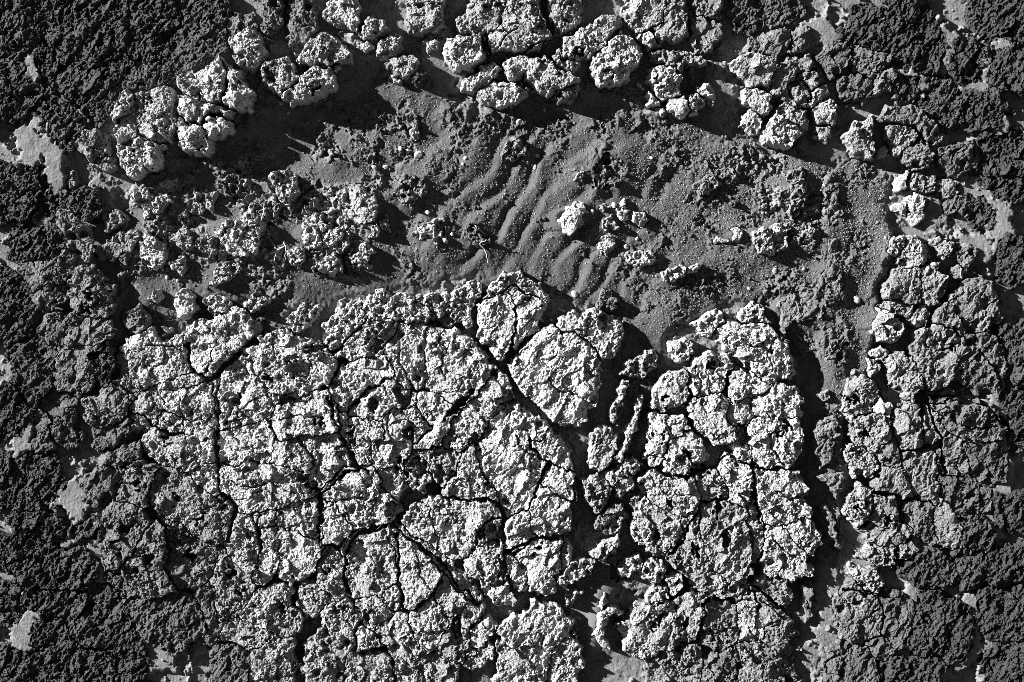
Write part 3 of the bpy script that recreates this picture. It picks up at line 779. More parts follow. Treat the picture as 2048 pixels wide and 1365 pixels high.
for r in ROCKS:
    r["g"] = GROW[r["key"]]
    hk, tk = SCALE.get(r["key"], (1.0, 1.0))
    r["h"] *= hk
    r["brow"] = .9 if "slabs" in r["key"] or "corner" in r["key"] or "edge" in r["key"] else .8 if "plateau" in r["key"] else .7
    if r["t"] >= .1:
        r["t"] = min(r["t"] * tk, .72)
lo_, hi_ = np.minimum(owner, second).astype(np.int64), np.maximum(owner, second).astype(np.int64)
pair = ((lo_ * 7919 + hi_ * 104729 + 31) % 1009) / 1009.0                # every joint has its own width
joint_open = smooth(.7, 1.0, pair) * np.where(per('t') < .13, .4, 1.0)
crackw = -.6 + 2.9 * joint_open * np.clip(.75 + 1.2 * fbm(PX, PY, 50.0, 2, 21), .2, 1.6)
D_out = top1 + per("g") * (.6 + 1.2 * np.clip(.5 + fbm(PX, PY, 28.0, 2, 23), 0, 1.2))
D_seam = (top1 - top2) * .5 - crackw
for w, s in MAJOR:
    pts = parse(s)
    xs = [p[0] for p in pts]; ys = [p[1] for p in pts]
    c0 = max(int((min(xs) - 40 - X0) / PITCH), 0); c1 = min(int((max(xs) + 40 - X0) / PITCH) + 1, NX)
    r0 = max(int((min(ys) - 40 - Y0) / PITCH), 0); r1 = min(int((max(ys) + 40 - Y0) / PITCH) + 1, NY)
    sl = (slice(r0, r1), slice(c0, c1))
    w = w * .62
    dist = seg_dist(wx[sl], wy[sl], pts)
    pinch = np.clip(.75 + 1.5 * fbm(PX[sl], PY[sl], 40.0, 2, 119), .05, 1.5)
    D_seam[sl] = np.minimum(D_seam[sl], dist - w * pinch)
    joint_open[sl] = np.maximum(joint_open[sl], smooth(26, 12, dist))
D = np.minimum(D_out, D_seam)                              # distance in from the edge of its block
hgt, tone = per("h"), per("t")
texs = np.array(["pfsk".index(r["x"]) for r in ROCKS] + [0])[owner]
rng = np.random.default_rng(5)
tilt = rng.normal(0, .045, (NR + 1, 2)).astype(np.float32)
lift = rng.normal(0, 2.5, NR + 1).astype(np.float32)
cxs, cys = per("cx"), per("cy")

# --- relief of the rock faces (mm)
ca, sa = math.cos(math.radians(-56)), math.sin(math.radians(-56))   # grain runs up to the right
U = PX * ca + PY * sa
V = -PX * sa + PY * ca
bxw = PX + 4.0 * perlin(PX / 15., PY / 15., 91)
byw = PY + 4.0 * perlin(PX / 15., PY / 15., 92)
large = fbm(PX, PY, 95.0, 2, 31)
mid = fbm(bxw, byw, 30.0, 2, 33)
ridg = 1.0 - 2.2 * np.abs(fbm(bxw, byw, 17.0, 2, 35))
fine = fbm(PX, PY, 8.0, 2, 37, .7)
fine2 = perlin(PX / 3.6, PY / 3.6, 39)
grain = fbm(U / 2.6, V, 7.0, 2, 41, .65)
grain_l = fbm(U / 2.4, V, 24.0, 2, 43)
jx_ = bxw + 3.4 * perlin(PX / 6., PY / 6., 93) + 1.8 * perlin(PX / 3.3, PY / 3.3, 95)
jy_ = byw + 3.4 * perlin(PX / 6., PY / 6., 94) + 1.8 * perlin(PX / 3.3, PY / 3.3, 96)
f1a, f2a, ra = cells(jx_, jy_, 13.0, 51)
f1b, f2b, rb = cells(jx_, jy_, 7.0, 53)
f1c, f2c, rc = cells(bxw, byw, 26.0, 55)
pitmask = np.clip(fbm(PX, PY, 70.0, 2, 57) * 1.4 + .5, 0, 1)
pits = -5.5 * smooth(.42, .12, f1a) * (ra < .55 * pitmask + .1) - 3.2 * smooth(.46, .15, f1b) * (rb < .5 * pitmask + .12)
bigpits = -9.0 * smooth(.40, .22, f1c) * (rc < .16 * pitmask)
knob = 7.0 * (1 - smooth(.0, .75, f1a)) * (.4 + .9 * ra) + 3.0 * (1 - smooth(0, .8, f1b)) * (.3 + rb)
step = 4.2                                                     # flakes: broken layers
lay = (large * 9 + mid * 5 + grain_l * 4) / step
fr = lay - np.floor(lay)
terr = step * (np.floor(lay) + smooth(.0, .22, fr)) - step * lay
grit = np.random.default_rng(45).normal(0, 1, PX.shape).astype(np.float32)
grit = .72 * grit + .28 * (np.roll(grit, 1, 0) + np.roll(grit, 1, 1))
wear = np.clip(.5 + 1.7 * fbm(PX, PY, 48.0, 3, 46), .04, 1.4)              # worn flat here, broken there
bumpy = fbm(bxw, byw, 13.0, 2, 47, .6)
def flakes(a, st, sharp=.16):
    q = a / st
    f = np.floor(q)
    return st * (f + smooth(0.0, sharp, q - f))
kx = PX + 7 * fbm(PX, PY, 22., 2, 111) ; ky = PY + 7 * fbm(PX, PY, 22., 2, 112)
fa, ea = facets(kx, ky, 30.0, 113, .16, 1.5)
fb_, eb = facets(kx + 2 * fine, ky + 2 * fine2, 13.0, 114, .30, 1.0)
fc, ec = facets(PX + 1.6 * fine2, PY + 1.6 * fine, 6.2, 115, .40, .45)
ku, kv = (kx * ca + ky * sa) / 2.3, -kx * sa + ky * ca
ga_, gea = facets(ku, kv, 19.0, 116, .18, 1.3)
gb_, geb = facets(ku + 2 * fine, kv + 2 * fine2, 7.5, 117, .36, .8)
crease = np.abs(fbm(kx, ky, 36.0, 3, 118, .6))
crease = -3.4 * smooth(.035, .0, crease) * np.clip(wear + .3, 0, 1)
leaf = flakes(wear * (1.8 * grain + .8 * fine) + .5 * fine2, 1.3, .25)
leaf_f = flakes(wear * (2.2 * grain + .5 * fine) + .5 * fine2, 1.3, .25)
rel_p = 6 * large + 4.5 * mid + fa + wear * fb_ + (.35 + .75 * wear) * fc + leaf + crease + (.3 + .36 * wear) * grit + .8 * pits * wear + 1.4 * bigpits
rel_f = 6 * large + 3.5 * mid + .6 * fa + ga_ + (.3 + .7 * wear) * gb_ + .5 * fc * wear + leaf_f + crease + (.22 + .3 * wear) * grit + .5 * pits * wear + 1.1 * bigpits
rel_s = 4.5 * large + 3.0 * mid + .8 * fa + .5 * wear * fb_ + .5 * fc * wear + .5 * crease + .25 * grit + .4 * pits * wear
f1d, f2d, rd = cells(jx_, jy_, 21.0, 58)
wall = smooth(.34, .04, f2d - f1d)                                          # thin walls round eaten-out hollows
rel_k = 5 * large + 5 * mid + fa + 1.2 * fb_ + fc + 4.5 * wall * rd - 6.0 * smooth(.42, .15, f1d) * (rd > .55) + leaf + .6 * grit + 1.1 * pits
# dark margin: fine upturned edges of the layers, all along the grain
su = U + 26.0 * fbm(PX, PY, 120.0, 2, 97); sv = V + 30.0 * fbm(PX, PY, 110.0, 3, 98)
comb_ = 1 - 2.4 * np.abs(fbm(su / 3.4, sv, 13.0, 2, 99, .6))
comb2 = 1 - 2.4 * np.abs(fbm(su / 2.2, sv, 27.0, 2, 100, .6))
rel_m = 5 * large + 4 * mid + ga_ + .9 * gb_ + .6 * fc + 1.3 * np.clip(comb_, -1, 1) * wear + 1.8 * smooth(.62, 1.0, comb2) + leaf_f + crease + .45 * grit + .4 * pits * wear

hollow = np.zeros_like(PX)
for s in HOLLOWS.split("|"):
    hx, hy, ra_, rb_ = (float(v) for v in s.split())
    c0 = max(int((hx - 60 - X0) / PITCH), 0); c1 = min(int((hx + 60 - X0) / PITCH) + 1, NX)
    r0 = max(int((hy - 60 - Y0) / PITCH), 0); r1 = min(int((hy + 60 - Y0) / PITCH) + 1, NY)
    sl = (slice(r0, r1), slice(c0, c1))
    q = np.sqrt(((wx[sl] + 14 * mid[sl] + 7 * bumpy[sl] - hx) / ra_) ** 2 + ((wy[sl] + 12 * ridg[sl] - 6 + 5 * fine[sl] - hy) / rb_) ** 2)
    hollow[sl] = np.maximum(hollow[sl], smooth(1.12, .78, q))
rel_p = rel_p * (1 - .6 * hollow) - 30.0 * hollow
rel_f = rel_f * (1 - .6 * hollow) - 30.0 * hollow
rel_k = rel_k * (1 - .6 * hollow) - 22.0 * hollow
texs = np.where((tone < .13) & (texs == 1), 4, texs)
REL = np.choose(texs, [rel_p, rel_f, rel_s, rel_k, rel_m]).astype(np.float32)

for w, s in CRACKS:
    pts = parse(s)
    xs = [p[0] for p in pts]; ys = [p[1] for p in pts]
    c0 = max(int((min(xs) - 15 - X0) / PITCH), 0); c1 = min(int((max(xs) + 15 - X0) / PITCH) + 1, NX)
    r0 = max(int((min(ys) - 15 - Y0) / PITCH), 0); r1 = min(int((max(ys) + 15 - Y0) / PITCH) + 1, NY)
    sl = (slice(r0, r1), slice(c0, c1))
    d = seg_dist(wx[sl], wy[sl], pts)
    REL[sl] -= 9.0 * smooth(w + 1.4, w * .4, d)

edge_w = np.where(texs == 3, 8.0, 4.6) + 3.0 * np.clip(large, -.5, .5)
rag = 7.0 * np.clip(.45 + 1.3 * fbm(PX, PY, 22.0, 2, 25), 0, 1.6)          # how far the broken shoulder reaches in
brow = per('brow')                                                         # how sharp the block drops at its edge
shoulder = brow + (1 - brow) * smooth(rag, rag + 5.0, D_out)
prof = smooth(0.0, 1.0, np.clip(D_out / edge_w, 0, 1)) * shoulder * (1 - (.13 + .87 * joint_open) * (1 - smooth(-.6, 2.4, D_seam)))
dome = .86 + .14 * smooth(0, 34, D_out)
BOT = -26.0
ZT = hgt * dome + lift[owner] + tilt[owner, 0] * (PX - cxs) + tilt[owner, 1] * (PY - cys) + REL
ZR = (BOT + prof * (ZT - BOT)).astype(np.float32)
ZR = np.where(D > 0, np.maximum(ZR, BOT), BOT)

# ------------------------------------------------------------------ ground between the rocks (mm)
def blob(cx, cy, rx, ry, rot=0.0):
    c, s = math.cos(math.radians(rot)), math.sin(math.radians(rot))
    u = ((PX - cx) * c + (PY - cy) * s) / rx
    v = (-(PX - cx) * s + (PY - cy) * c) / ry
    return np.exp(-(u * u + v * v))

def outline_mask(s, soft):
    return smooth(-soft, soft, poly_sdf(wx, wy, parse(s)).astype(np.float32))

sandy = outline_mask("300,350 480,300 640,235 770,120 880,80 900,220 1010,220 1140,210 1290,200 1450,260 1580,310 1690,320 "
                     "1800,340 1790,480 1760,600 1745,720 1690,830 1690,1100 1660,1200 1600,1345 1560,1345 1620,1100 1600,700 "
                     "1540,600 1420,620 1330,680 1300,950 1260,940 1290,760 1250,640 1100,590 960,560 700,590 560,640 "
                     "420,640 300,670 240,560 230,450", 46.0)
sandy = smooth(.25, .75, sandy + .5 * fbm(PX, PY, 60.0, 3, 59))
gully = outline_mask("1150,860 1190,830 1250,680 1320,690 1300,800 1290,930 1270,1100 1230,1200 1240,1330 1160,1330 1150,1180 1140,1060", 14.0)
plateau = blur(smooth(-6, 10, np.where(tone > .3, D, -20.0)) * (PY > 560) * (PX < 1640) * (PX > 250), 30, 2)
rim = np.sqrt(((PX - 1024) / 1024.) ** 2 + ((PY - 682) / 682.) ** 2)

warp = 30.0 * fbm(PX, PY, 170.0, 2, 61) + 9.0 * fbm(PX, PY, 50.0, 2, 62)
uu = PX * .82 + PY * .57 + warp
ripple = np.sin(uu * 2 * np.pi / 47.0) + .3 * np.sin(uu * 4 * np.pi / 47.0 + .8)
rip_mask = np.clip(blob(1080, 470, 230, 210) * 1.3 + .8 * blob(1180, 590, 190, 80) + .6 * blob(960, 320, 100, 110), 0, 1)
sand = 11.0 * fbm(PX, PY, 170.0, 2, 63) + 6.0 * fbm(PX, PY, 70.0, 2, 68) * (1 - .7 * rip_mask) + 3.8 * ripple * rip_mask * np.clip(.75 + 1.2 * fbm(PX, PY, 90.0, 2, 69), .25, 1.3) + 1.7 * fbm(PX, PY, 26.0, 2, 64)
for (cx, cy, rx, ry, rot, hh) in [
        (722, 420, 34, 62, 20, 20), (680, 640, 22, 60, 30, 16), (1318, 850, 22, 90, 14, 14), (1215, 1270, 26, 60, 10, 16),
        (875, 490, 40, 40, 0, 14), (960, 285, 45, 70, -30, 10), (1360, 640, 50, 60, 40, 12), (620, 1235, 20, 70, 25, 16),
        (430, 580, 40, 30, 0, 10), (300, 470, 40, 60, 20, 12), (560, 590, 60, 30, 10, 8), (1000, 570, 90, 30, 0, 10),
        (1240, 330, 60, 60, 0, 9), (1600, 400, 60, 110, 10, 10), (1600, 600, 50, 60, 0, 10), (1670, 600, 30, 160, 0, 10),
        (700, 310, 60, 40, -30, 8), (830, 360, 60, 60, 0, 8), (1785, 600, 40, 190, 8, 18), (1640, 1000, 20, 260, 0, -8)]:
    sand = sand + hh * blob(cx, cy, rx, ry, rot)
crumb = np.clip(fbm(PX, PY, 85.0, 3, 67) * 2.4 + .22 + .5 * blob(520, 420, 260, 160) + .3 * blob(1650, 500, 80, 300), 0, 1) * (1 - .85 * np.clip(blob(1060, 480, 190, 190) * 1.6 + 1.3 * blob(1740, 600, 36, 220, 8), 0, 1))
bank = np.exp(-np.clip(-top1, 0, 60) / 11.0)
sand = sand + 5.0 * bank * sandy
# drifts: sand blown up against the side of the stones that faces the sun
hr = np.where((D > 1) & (sandy > .2), ZR, -30.0)
hr = blur(hr.astype(np.float32), 3, 1)
drift = hr.copy()
for c in range(NX - 2, -1, -1):
    drift[:, c] = np.maximum(hr[:, c], drift[:, c + 1] - .40 * PITCH)
drift = blur(drift, 5, 2) - 5.0
sand = np.where(sandy > .05, np.maximum(sand, np.minimum(drift, sand + 34.0 * np.clip(.6 + 1.2 * fbm(PX, PY, 55.0, 2, 101), 0, 1))), sand)
sand = sand + (.3 + .3 * smooth(1250, 1500, PX)) * grit + .55 * perlin(PX / 5.0, PY / 5.0, 65) + .4 * perlin(PX / 3.4, PY / 3.4, 66)
sand = sand + crumb * (1 + .9 * np.clip(blob(560, 430, 250, 140) + .7 * blob(1560, 420, 110, 130), 0, 1)) * (1.0 * fa + 1.5 * fb_ + 1.2 * fc + 1.0 * bumpy + 3.0 * mid + .5 * grit)
sand = sand - 13.0 * np.clip(np.exp(-((PX - 1628) / 22.) ** 2) * smooth(640, 720, PY), 0, 1)

rough = -11.0 + 6.0 * mid + 5.0 * large + fa + 1.3 * fb_ + fc + leaf + .45 * grit + .7 * pits
silt = -11.0 + 9.0 * smooth(.72, 1.05, rim) + 4.0 * fbm(PX, PY, 120.0, 2, 71) + .6 * fbm(PX, PY, 30.0, 1, 72) + .3 * grit + 1.2 * fine * np.clip(fbm(PX, PY, 40.0, 2, 73) + .2, 0, 1)
heap = np.zeros_like(PX)
tatter = fbm(PX, PY, 34.0, 4, 75, .6)
for (cx, cy, rx, ry, rot, hh) in [
        (60, 285, 34, 46, 0, 20), (110, 335, 20, 66, 0, 20), (85, 440, 26, 20, 0, 17), (62, 130, 26, 20, -30, 18), (150, 62, 24, 22, 0, 16),
        (75, 45, 30, 14, -50, 14), (45, 870, 20, 42, 0, 18), (143, 1000, 30, 50, 0, 18), (185, 1100, 18, 66, 0, 16), (130, 1075, 10, 28, 0, 14),
        (54, 1255, 24, 52, 20, 22), (120, 1205, 18, 20, 30, 14), (118, 1310, 18, 34, 0, 18), (388, 1290, 24, 24, 40, 12), (318, 1318, 40, 22, 20, 12),
        (225, 850, 30, 40, 20, 8), (270, 915, 26, 26, 0, 8), (215, 650, 22, 80, 0, 10), (150, 535, 30, 22, 0, 12), (190, 400, 30, 40, 0, 10),
        (1645, 60, 40, 30, 20, 15), (1820, 168, 32, 30, 0, 18), (1900, 105, 22, 60, -20, 18), (1945, 165, 30, 20, 30, 16), (1990, 120, 20, 60, 30, 13),
        (1990, 250, 26, 30, 0, 15), (1880, 270, 20, 40, 0, 12), (1955, 380, 50, 26, 30, 12), (2005, 450, 26, 60, 0, 17), (1960, 490, 40, 20, 30, 15),
        (1860, 420, 50, 26, 40, 8), (2010, 960, 18, 60, 0, 16), (1985, 1060, 24, 50, 0, 14), (1945, 1240, 16, 90, -8, 20), (1925, 1325, 40, 14, -30, 18),
        (2000, 1290, 40, 40, -40, 18), (1835, 1190, 28, 16, 20, 14), (1820, 1240, 22, 26, 20, 10), (1845, 1100, 26, 20, 0, 12), (1800, 1310, 20, 30, 40, 12),
        (1890, 1170, 60, 16, 20, 10), (2005, 820, 14, 40, -40, 15), (1790, 825, 24, 9, 4, 6), (1920, 1010, 30, 60, -10, 4),
        (560, 245, 90, 50, -10, 9), (715, 165, 56, 70, 0, 9), (880, 130, 45, 60, 0, 9), (1190, 210, 80, 30, 10, 9), (1430, 210, 40, 60, 0, 9),
        (1650, 300, 40, 40, 0, 8), (1655, 1230, 24, 110, 0, 10), (350, 340, 40, 26, 0, 9), (350, 410, 26, 30, 0, 8), (1630, 1300, 20, 40, 0, 6)]:
    heap = np.maximum(heap, (hh + .5) * smooth(.15, .62, blob(cx, cy, rx * 1.2, ry * 1.2, rot) + .65 * tatter))
silt = silt + heap
ground_soft = np.maximum(silt, sand * sandy + (-14.0) * (1 - sandy))
floor_deep = -15.0 + 7.0 * mid + 3.0 * ridg + 2.0 * bumpy + 1.4 * fine + 1.0 * fine2 + .4 * grit
ZG = np.maximum(ground_soft, rough * (1 - sandy) - 20.0 * sandy)
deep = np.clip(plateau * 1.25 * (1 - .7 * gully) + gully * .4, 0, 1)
ZG = ZG * (1 - deep) + floor_deep * deep
ZG = np.where(gully > .5, np.maximum(ZG, -14 + 18 * np.clip(blob(1300, 830, 16, 110, 14) + blob(1290, 1010, 14, 60, 10) + blob(1190, 1265, 24, 60, 12) + blob(1210, 1190, 30, 26), 0, 1)), ZG)
ZG = np.maximum(ZG - 22.0 * hollow * (deep > .15), -24.0)
# nothing but the silt laps over the blocks
ZG = np.where((D > 0) & (ZR > ZG - 1.0) & (ZR > silt), np.minimum(ZG, ZR - 4.0), ZG)
is_silt = (silt >= ZG - 1.2) & (deep < .4)
pale = np.clip((rim - .42) / .55, 0, 1) ** 1.3  # silt paler towards the rim: lifted shadow tones put into its colour
softm = blur(is_silt.astype(np.float32), 1, 1)
on = (D > 0).astype(np.float32)
near_tone = blur(tone * on, 22, 2) / (blur(on, 22, 2) + .02)
albedo_sand = .082 + .02 * fbm(PX, PY, 60.0, 2, 81) + crumb * (.04 + .24 * np.clip(blob(560, 430, 260, 150) + .6 * blob(1560, 400, 120, 130), 0, 1))
albedo_silt = .075 + .13 * pale + (.03 + .05 * pale) * fbm(PX, PY, 22.0, 4, 83, .7)
albedo_rough = .42 * near_tone + .012  # rubble in the gaps darker than its blocks: shade painted into it
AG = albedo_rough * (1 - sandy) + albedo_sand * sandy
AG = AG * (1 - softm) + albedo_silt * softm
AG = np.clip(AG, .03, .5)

ROCK_K = .62
AG = AG * .62 * (1 - .45 * np.clip(deep + .8 * gully, 0, 1))  # deep floors and gully darkened further: shade put into the ground colour

# ------------------------------------------------------------------ materials
def new_mat(name):
    m = bpy.data.materials.new(name)
    m.use_nodes = True
    n = m.node_tree.nodes; l = m.node_tree.links
    b = n["Principled BSDF"]
    return m, n, l, b

def node(n, kind, **kw):
    o = n.new(kind)
    for k, v in kw.items():
        if k in o.inputs.keys():
            o.inputs[k].default_value = v
        else:
            setattr(o, k, v)
    return o

def math_node(n, l, op, a, b=None, clamp=False):
    o = n.new("ShaderNodeMath"); o.operation = op; o.use_clamp = clamp
    for i, v in enumerate((a, b)):
        if v is None:
            continue
        if isinstance(v, (int, float)):
            o.inputs[i].default_value = v
        else:
            l.new(v, o.inputs[i])
    return o.outputs[0]

def rock_material():
    m, n, l, b = new_mat("weathered_rock")
    geo = node(n, "ShaderNodeNewGeometry")
    info = node(n, "ShaderNodeObjectInfo")
    sep = node(n, "ShaderNodeSeparateColor"); l.new(info.outputs["Color"], sep.inputs[0])
    blot = node(n, "ShaderNodeTexNoise", Scale=22.0, Detail=5.0, Roughness=.6)
    speck = node(n, "ShaderNodeTexNoise", Scale=260.0, Detail=4.0, Roughness=.7)
    lich = node(n, "ShaderNodeTexVoronoi", Scale=150.0); lich.feature = 'F1'
    for t in (blot, speck, lich):
        l.new(geo.outputs["Position"], t.inputs["Vector"])
    k = math_node(n, l, 'MULTIPLY_ADD', blot.outputs["Fac"], 1.5)
    k.node.inputs[2].default_value = .22
    s = node(n, "ShaderNodeMapRange"); s.inputs["From Min"].default_value = .40; s.inputs["From Max"].default_value = .50
    s.inputs["To Min"].default_value = .35; s.inputs["To Max"].default_value = 1.05
    l.new(speck.outputs["Fac"], s.inputs["Value"])
    c = math_node(n, l, 'MULTIPLY', math_node(n, l, 'MULTIPLY', sep.outputs[0], k), s.outputs[0])
    c = math_node(n, l, 'MINIMUM', c, .82)
    comb = node(n, "ShaderNodeCombineColor")
    for i in range(3):
        l.new(c, comb.inputs[i])
    l.new(comb.outputs[0], b.inputs["Base Color"])
    tone_rough = node(n, "ShaderNodeMapRange"); tone_rough.inputs["From Min"].default_value = .03; tone_rough.inputs["From Max"].default_value = .1  # glossier on the rocks whose colour is darkened for the light fall-off
    tone_rough.inputs["To Min"].default_value = .48; tone_rough.inputs["To Max"].default_value = .88
    l.new(sep.outputs[0], tone_rough.inputs["Value"]); l.new(tone_rough.outputs[0], b.inputs["Roughness"])
    b.inputs["Specular IOR Level"].default_value = .4
    g1 = node(n, "ShaderNodeTexNoise", Scale=420.0, Detail=4.0, Roughness=.7)
    l.new(geo.outputs["Position"], g1.inputs["Vector"])
    bump = node(n, "ShaderNodeBump", Strength=1.0, Distance=.0035)
    l.new(g1.outputs["Fac"], bump.inputs["Height"])
    l.new(bump.outputs[0], b.inputs["Normal"])
    return m

def ground_material():
    m, n, l, b = new_mat("sand_and_silt")
    geo = node(n, "ShaderNodeNewGeometry")
    at = node(n, "ShaderNodeAttribute"); at.attribute_name = "tone"
    speck = node(n, "ShaderNodeTexNoise", Scale=520.0, Detail=3.0, Roughness=.7)
    l.new(geo.outputs["Position"], speck.inputs["Vector"])
    k = math_node(n, l, 'MULTIPLY_ADD', speck.outputs["Fac"], 1.0)
    k.node.inputs[2].default_value = .5
    c = math_node(n, l, 'MULTIPLY', at.outputs["Fac"], k)
    comb = node(n, "ShaderNodeCombineColor")
    for i in range(3):
        l.new(c, comb.inputs[i])
    l.new(comb.outputs[0], b.inputs["Base Color"])
    b.inputs["Roughness"].default_value = .8
    b.inputs["Specular IOR Level"].default_value = .3
    g1 = node(n, "ShaderNodeTexNoise", Scale=380.0, Detail=3.0, Roughness=.65)
    l.new(geo.outputs["Position"], g1.inputs["Vector"])
    bump = node(n, "ShaderNodeBump", Strength=.8, Distance=.0014)
    l.new(g1.outputs["Fac"], bump.inputs["Height"])
    l.new(bump.outputs[0], b.inputs["Normal"])
    return m

MAT_ROCK = rock_material()
MAT_GROUND = ground_material()

def root_material():
    m, n, l, b = new_mat("dry_root")
    geo = node(n, "ShaderNodeNewGeometry")
    t = node(n, "ShaderNodeTexNoise", Scale=90.0, Detail=4.0)
    l.new(geo.outputs["Position"], t.inputs["Vector"])
    r = node(n, "ShaderNodeMapRange"); r.inputs["To Min"].default_value = .25; r.inputs["To Max"].default_value = .75
    l.new(t.outputs["Fac"], r.inputs["Value"])
    l.new(r.outputs[0], b.inputs["Base Color"])
    b.inputs["Roughness"].default_value = .9
    return m
MAT_ROOT = root_material()

# ------------------------------------------------------------------ mesh building
def wxyz(px, py, zmm):
    return np.stack([(px - W / 2) / 1000.0, (H / 2 - py) / 1000.0, zmm / 1000.0], -1).astype(np.float32)

def mesh_from(name, verts, quads, mat, smooth_shade=False, tone_attr=None):
    me = bpy.data.meshes.new(name)
    nv, nq = len(verts), len(quads)
    k = quads.shape[1]
    me.vertices.add(nv); me.vertices.foreach_set("co", np.ascontiguousarray(verts, np.float32).ravel())
    me.loops.add(nq * k); me.loops.foreach_set("vertex_index", np.ascontiguousarray(quads, np.int32).ravel())
    me.polygons.add(nq); me.polygons.foreach_set("loop_start", np.arange(0, nq * k, k, dtype=np.int32))
    me.polygons.foreach_set("use_smooth", np.full(nq, smooth_shade))
    if tone_attr is not None:
        a = me.attributes.new("tone", 'FLOAT', 'POINT')
        a.data.foreach_set("value", np.ascontiguousarray(tone_attr, np.float32))
    me.materials.append(mat)
    me.update(calc_edges=True)
    return me

def place(name, me, loc, **props):
    o = bpy.data.objects.new(name, me)
    o.location = loc
    scene.collection.objects.link(o)
    for k, v in props.items():
        o[k] = v
    return o

def grid_quads(mask_cells):
    """quads of a grid where mask is set, re-indexed: returns (flat vertex indices used, quads)"""
    r, c = np.nonzero(mask_cells)
    ncol = mask_cells.shape[1] + 1
    v00 = r * ncol + c
    q = np.stack([v00, v00 + ncol, v00 + ncol + 1, v00 + 1], -1)      # rows go down the picture: this winds upward
    used, inv = np.unique(q, return_inverse=True)
    return used, inv.reshape(q.shape)

# --- the ground: one sheet, fine in view, far skirt beyond
gm = D < 9.0
cell = gm[:-1, :-1] | gm[1:, :-1] | gm[:-1, 1:] | gm[1:, 1:]
cell[0, :] = cell[-1, :] = True; cell[:, 0] = cell[:, -1] = True
used, quads = grid_quads(cell)
gv = wxyz(PX.ravel()[used], PY.ravel()[used], ZG.ravel()[used])
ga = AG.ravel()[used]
lut = np.full(NX * NY, -1, np.int64); lut[used] = np.arange(len(used))
idx = np.arange(NX * NY).reshape(NY, NX)
border = np.concatenate([idx[0, :-1], idx[:-1, -1], idx[-1, :0:-1], idx[:0:-1, 0]])
border = lut[border]
sk_v = [gv]; sk_q = [quads]; sk_a = [ga]
prev = border; base = len(gv)
bxyz = gv[border]
for scale_, zz in ((1.25, -.012), (2.5, -.02), (10.0, -.02), (80.0, -.02)):
    ring = bxyz * np.array([scale_, scale_, 0], np.float32) + np.array([0, 0, zz], np.float32)
    cur = np.arange(base, base + len(ring)); base += len(ring)
    nxt = np.roll(np.arange(len(ring)), -1)
    sk_q.append(np.stack([prev, prev[nxt], cur[nxt], cur], -1))
    sk_v.append(ring); sk_a.append(np.full(len(ring), .09, np.float32)); prev = cur
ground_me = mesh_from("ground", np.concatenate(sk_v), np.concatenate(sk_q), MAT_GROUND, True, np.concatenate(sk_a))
place("ground", ground_me, (0, 0, 0), kind="structure")

# --- labels
ORD = ["first", "second", "third", "fourth", "fifth", "sixth", "seventh", "eighth", "ninth", "tenth", "eleventh", "twelfth",
       "thirteenth", "fourteenth", "fifteenth", "sixteenth", "seventeenth", "eighteenth", "nineteenth", "twentieth",
       "twenty-first", "twenty-second", "twenty-third", "twenty-fourth", "twenty-fifth", "twenty-sixth", "twenty-seventh",
       "twenty-eighth", "twenty-ninth", "thirtieth", "thirty-first", "thirty-second", "thirty-third", "thirty-fourth",
       "thirty-fifth", "thirty-sixth", "thirty-seventh", "thirty-eighth"]

def shape_word(pts):
    a = np.array(pts); a = a - a.mean(0)
    ev = np.linalg.eigvalsh(a.T @ a)
    ratio = math.sqrt(max(ev[1], 1e-6) / max(ev[0], 1e-6))
    return "long" if ratio > 2.1 else ("oblong" if ratio > 1.45 else "squat")

def tone_word(t):
    return "white" if t >= .6 else "pale" if t >= .42 else "grey" if t >= .2 else "dark"

NOUN = {"rock": "boulder", "slab": "flat_rock", "block": "rock_block", "ridge": "rock_ridge", "stone": "stone"}
TEXW = {"p": "pitted", "f": "flaky", "s": "smooth", "k": "knobbly"}
by_key = {}
for i, r in enumerate(ROCKS):
    by_key.setdefault(r["key"], []).append(i)
for key, ids in by_key.items():
    ax = ROCKS[ids[0]]["axis"]
    ids.sort(key=lambda i: ROCKS[i]["c" + ax])
    for k, i in enumerate(ids):
        r = ROCKS[i]
        r["label"] = "%s %s %s, %s from %s %s" % (
            tone_word(r["t"]), TEXW[r["x"]], NOUN[r["noun"]].replace("_", " "), ORD[k], "left" if ax == "x" else "top", r["phrase"])
        assert 4 <= len(r["label"].split()) <= 16, r["label"]

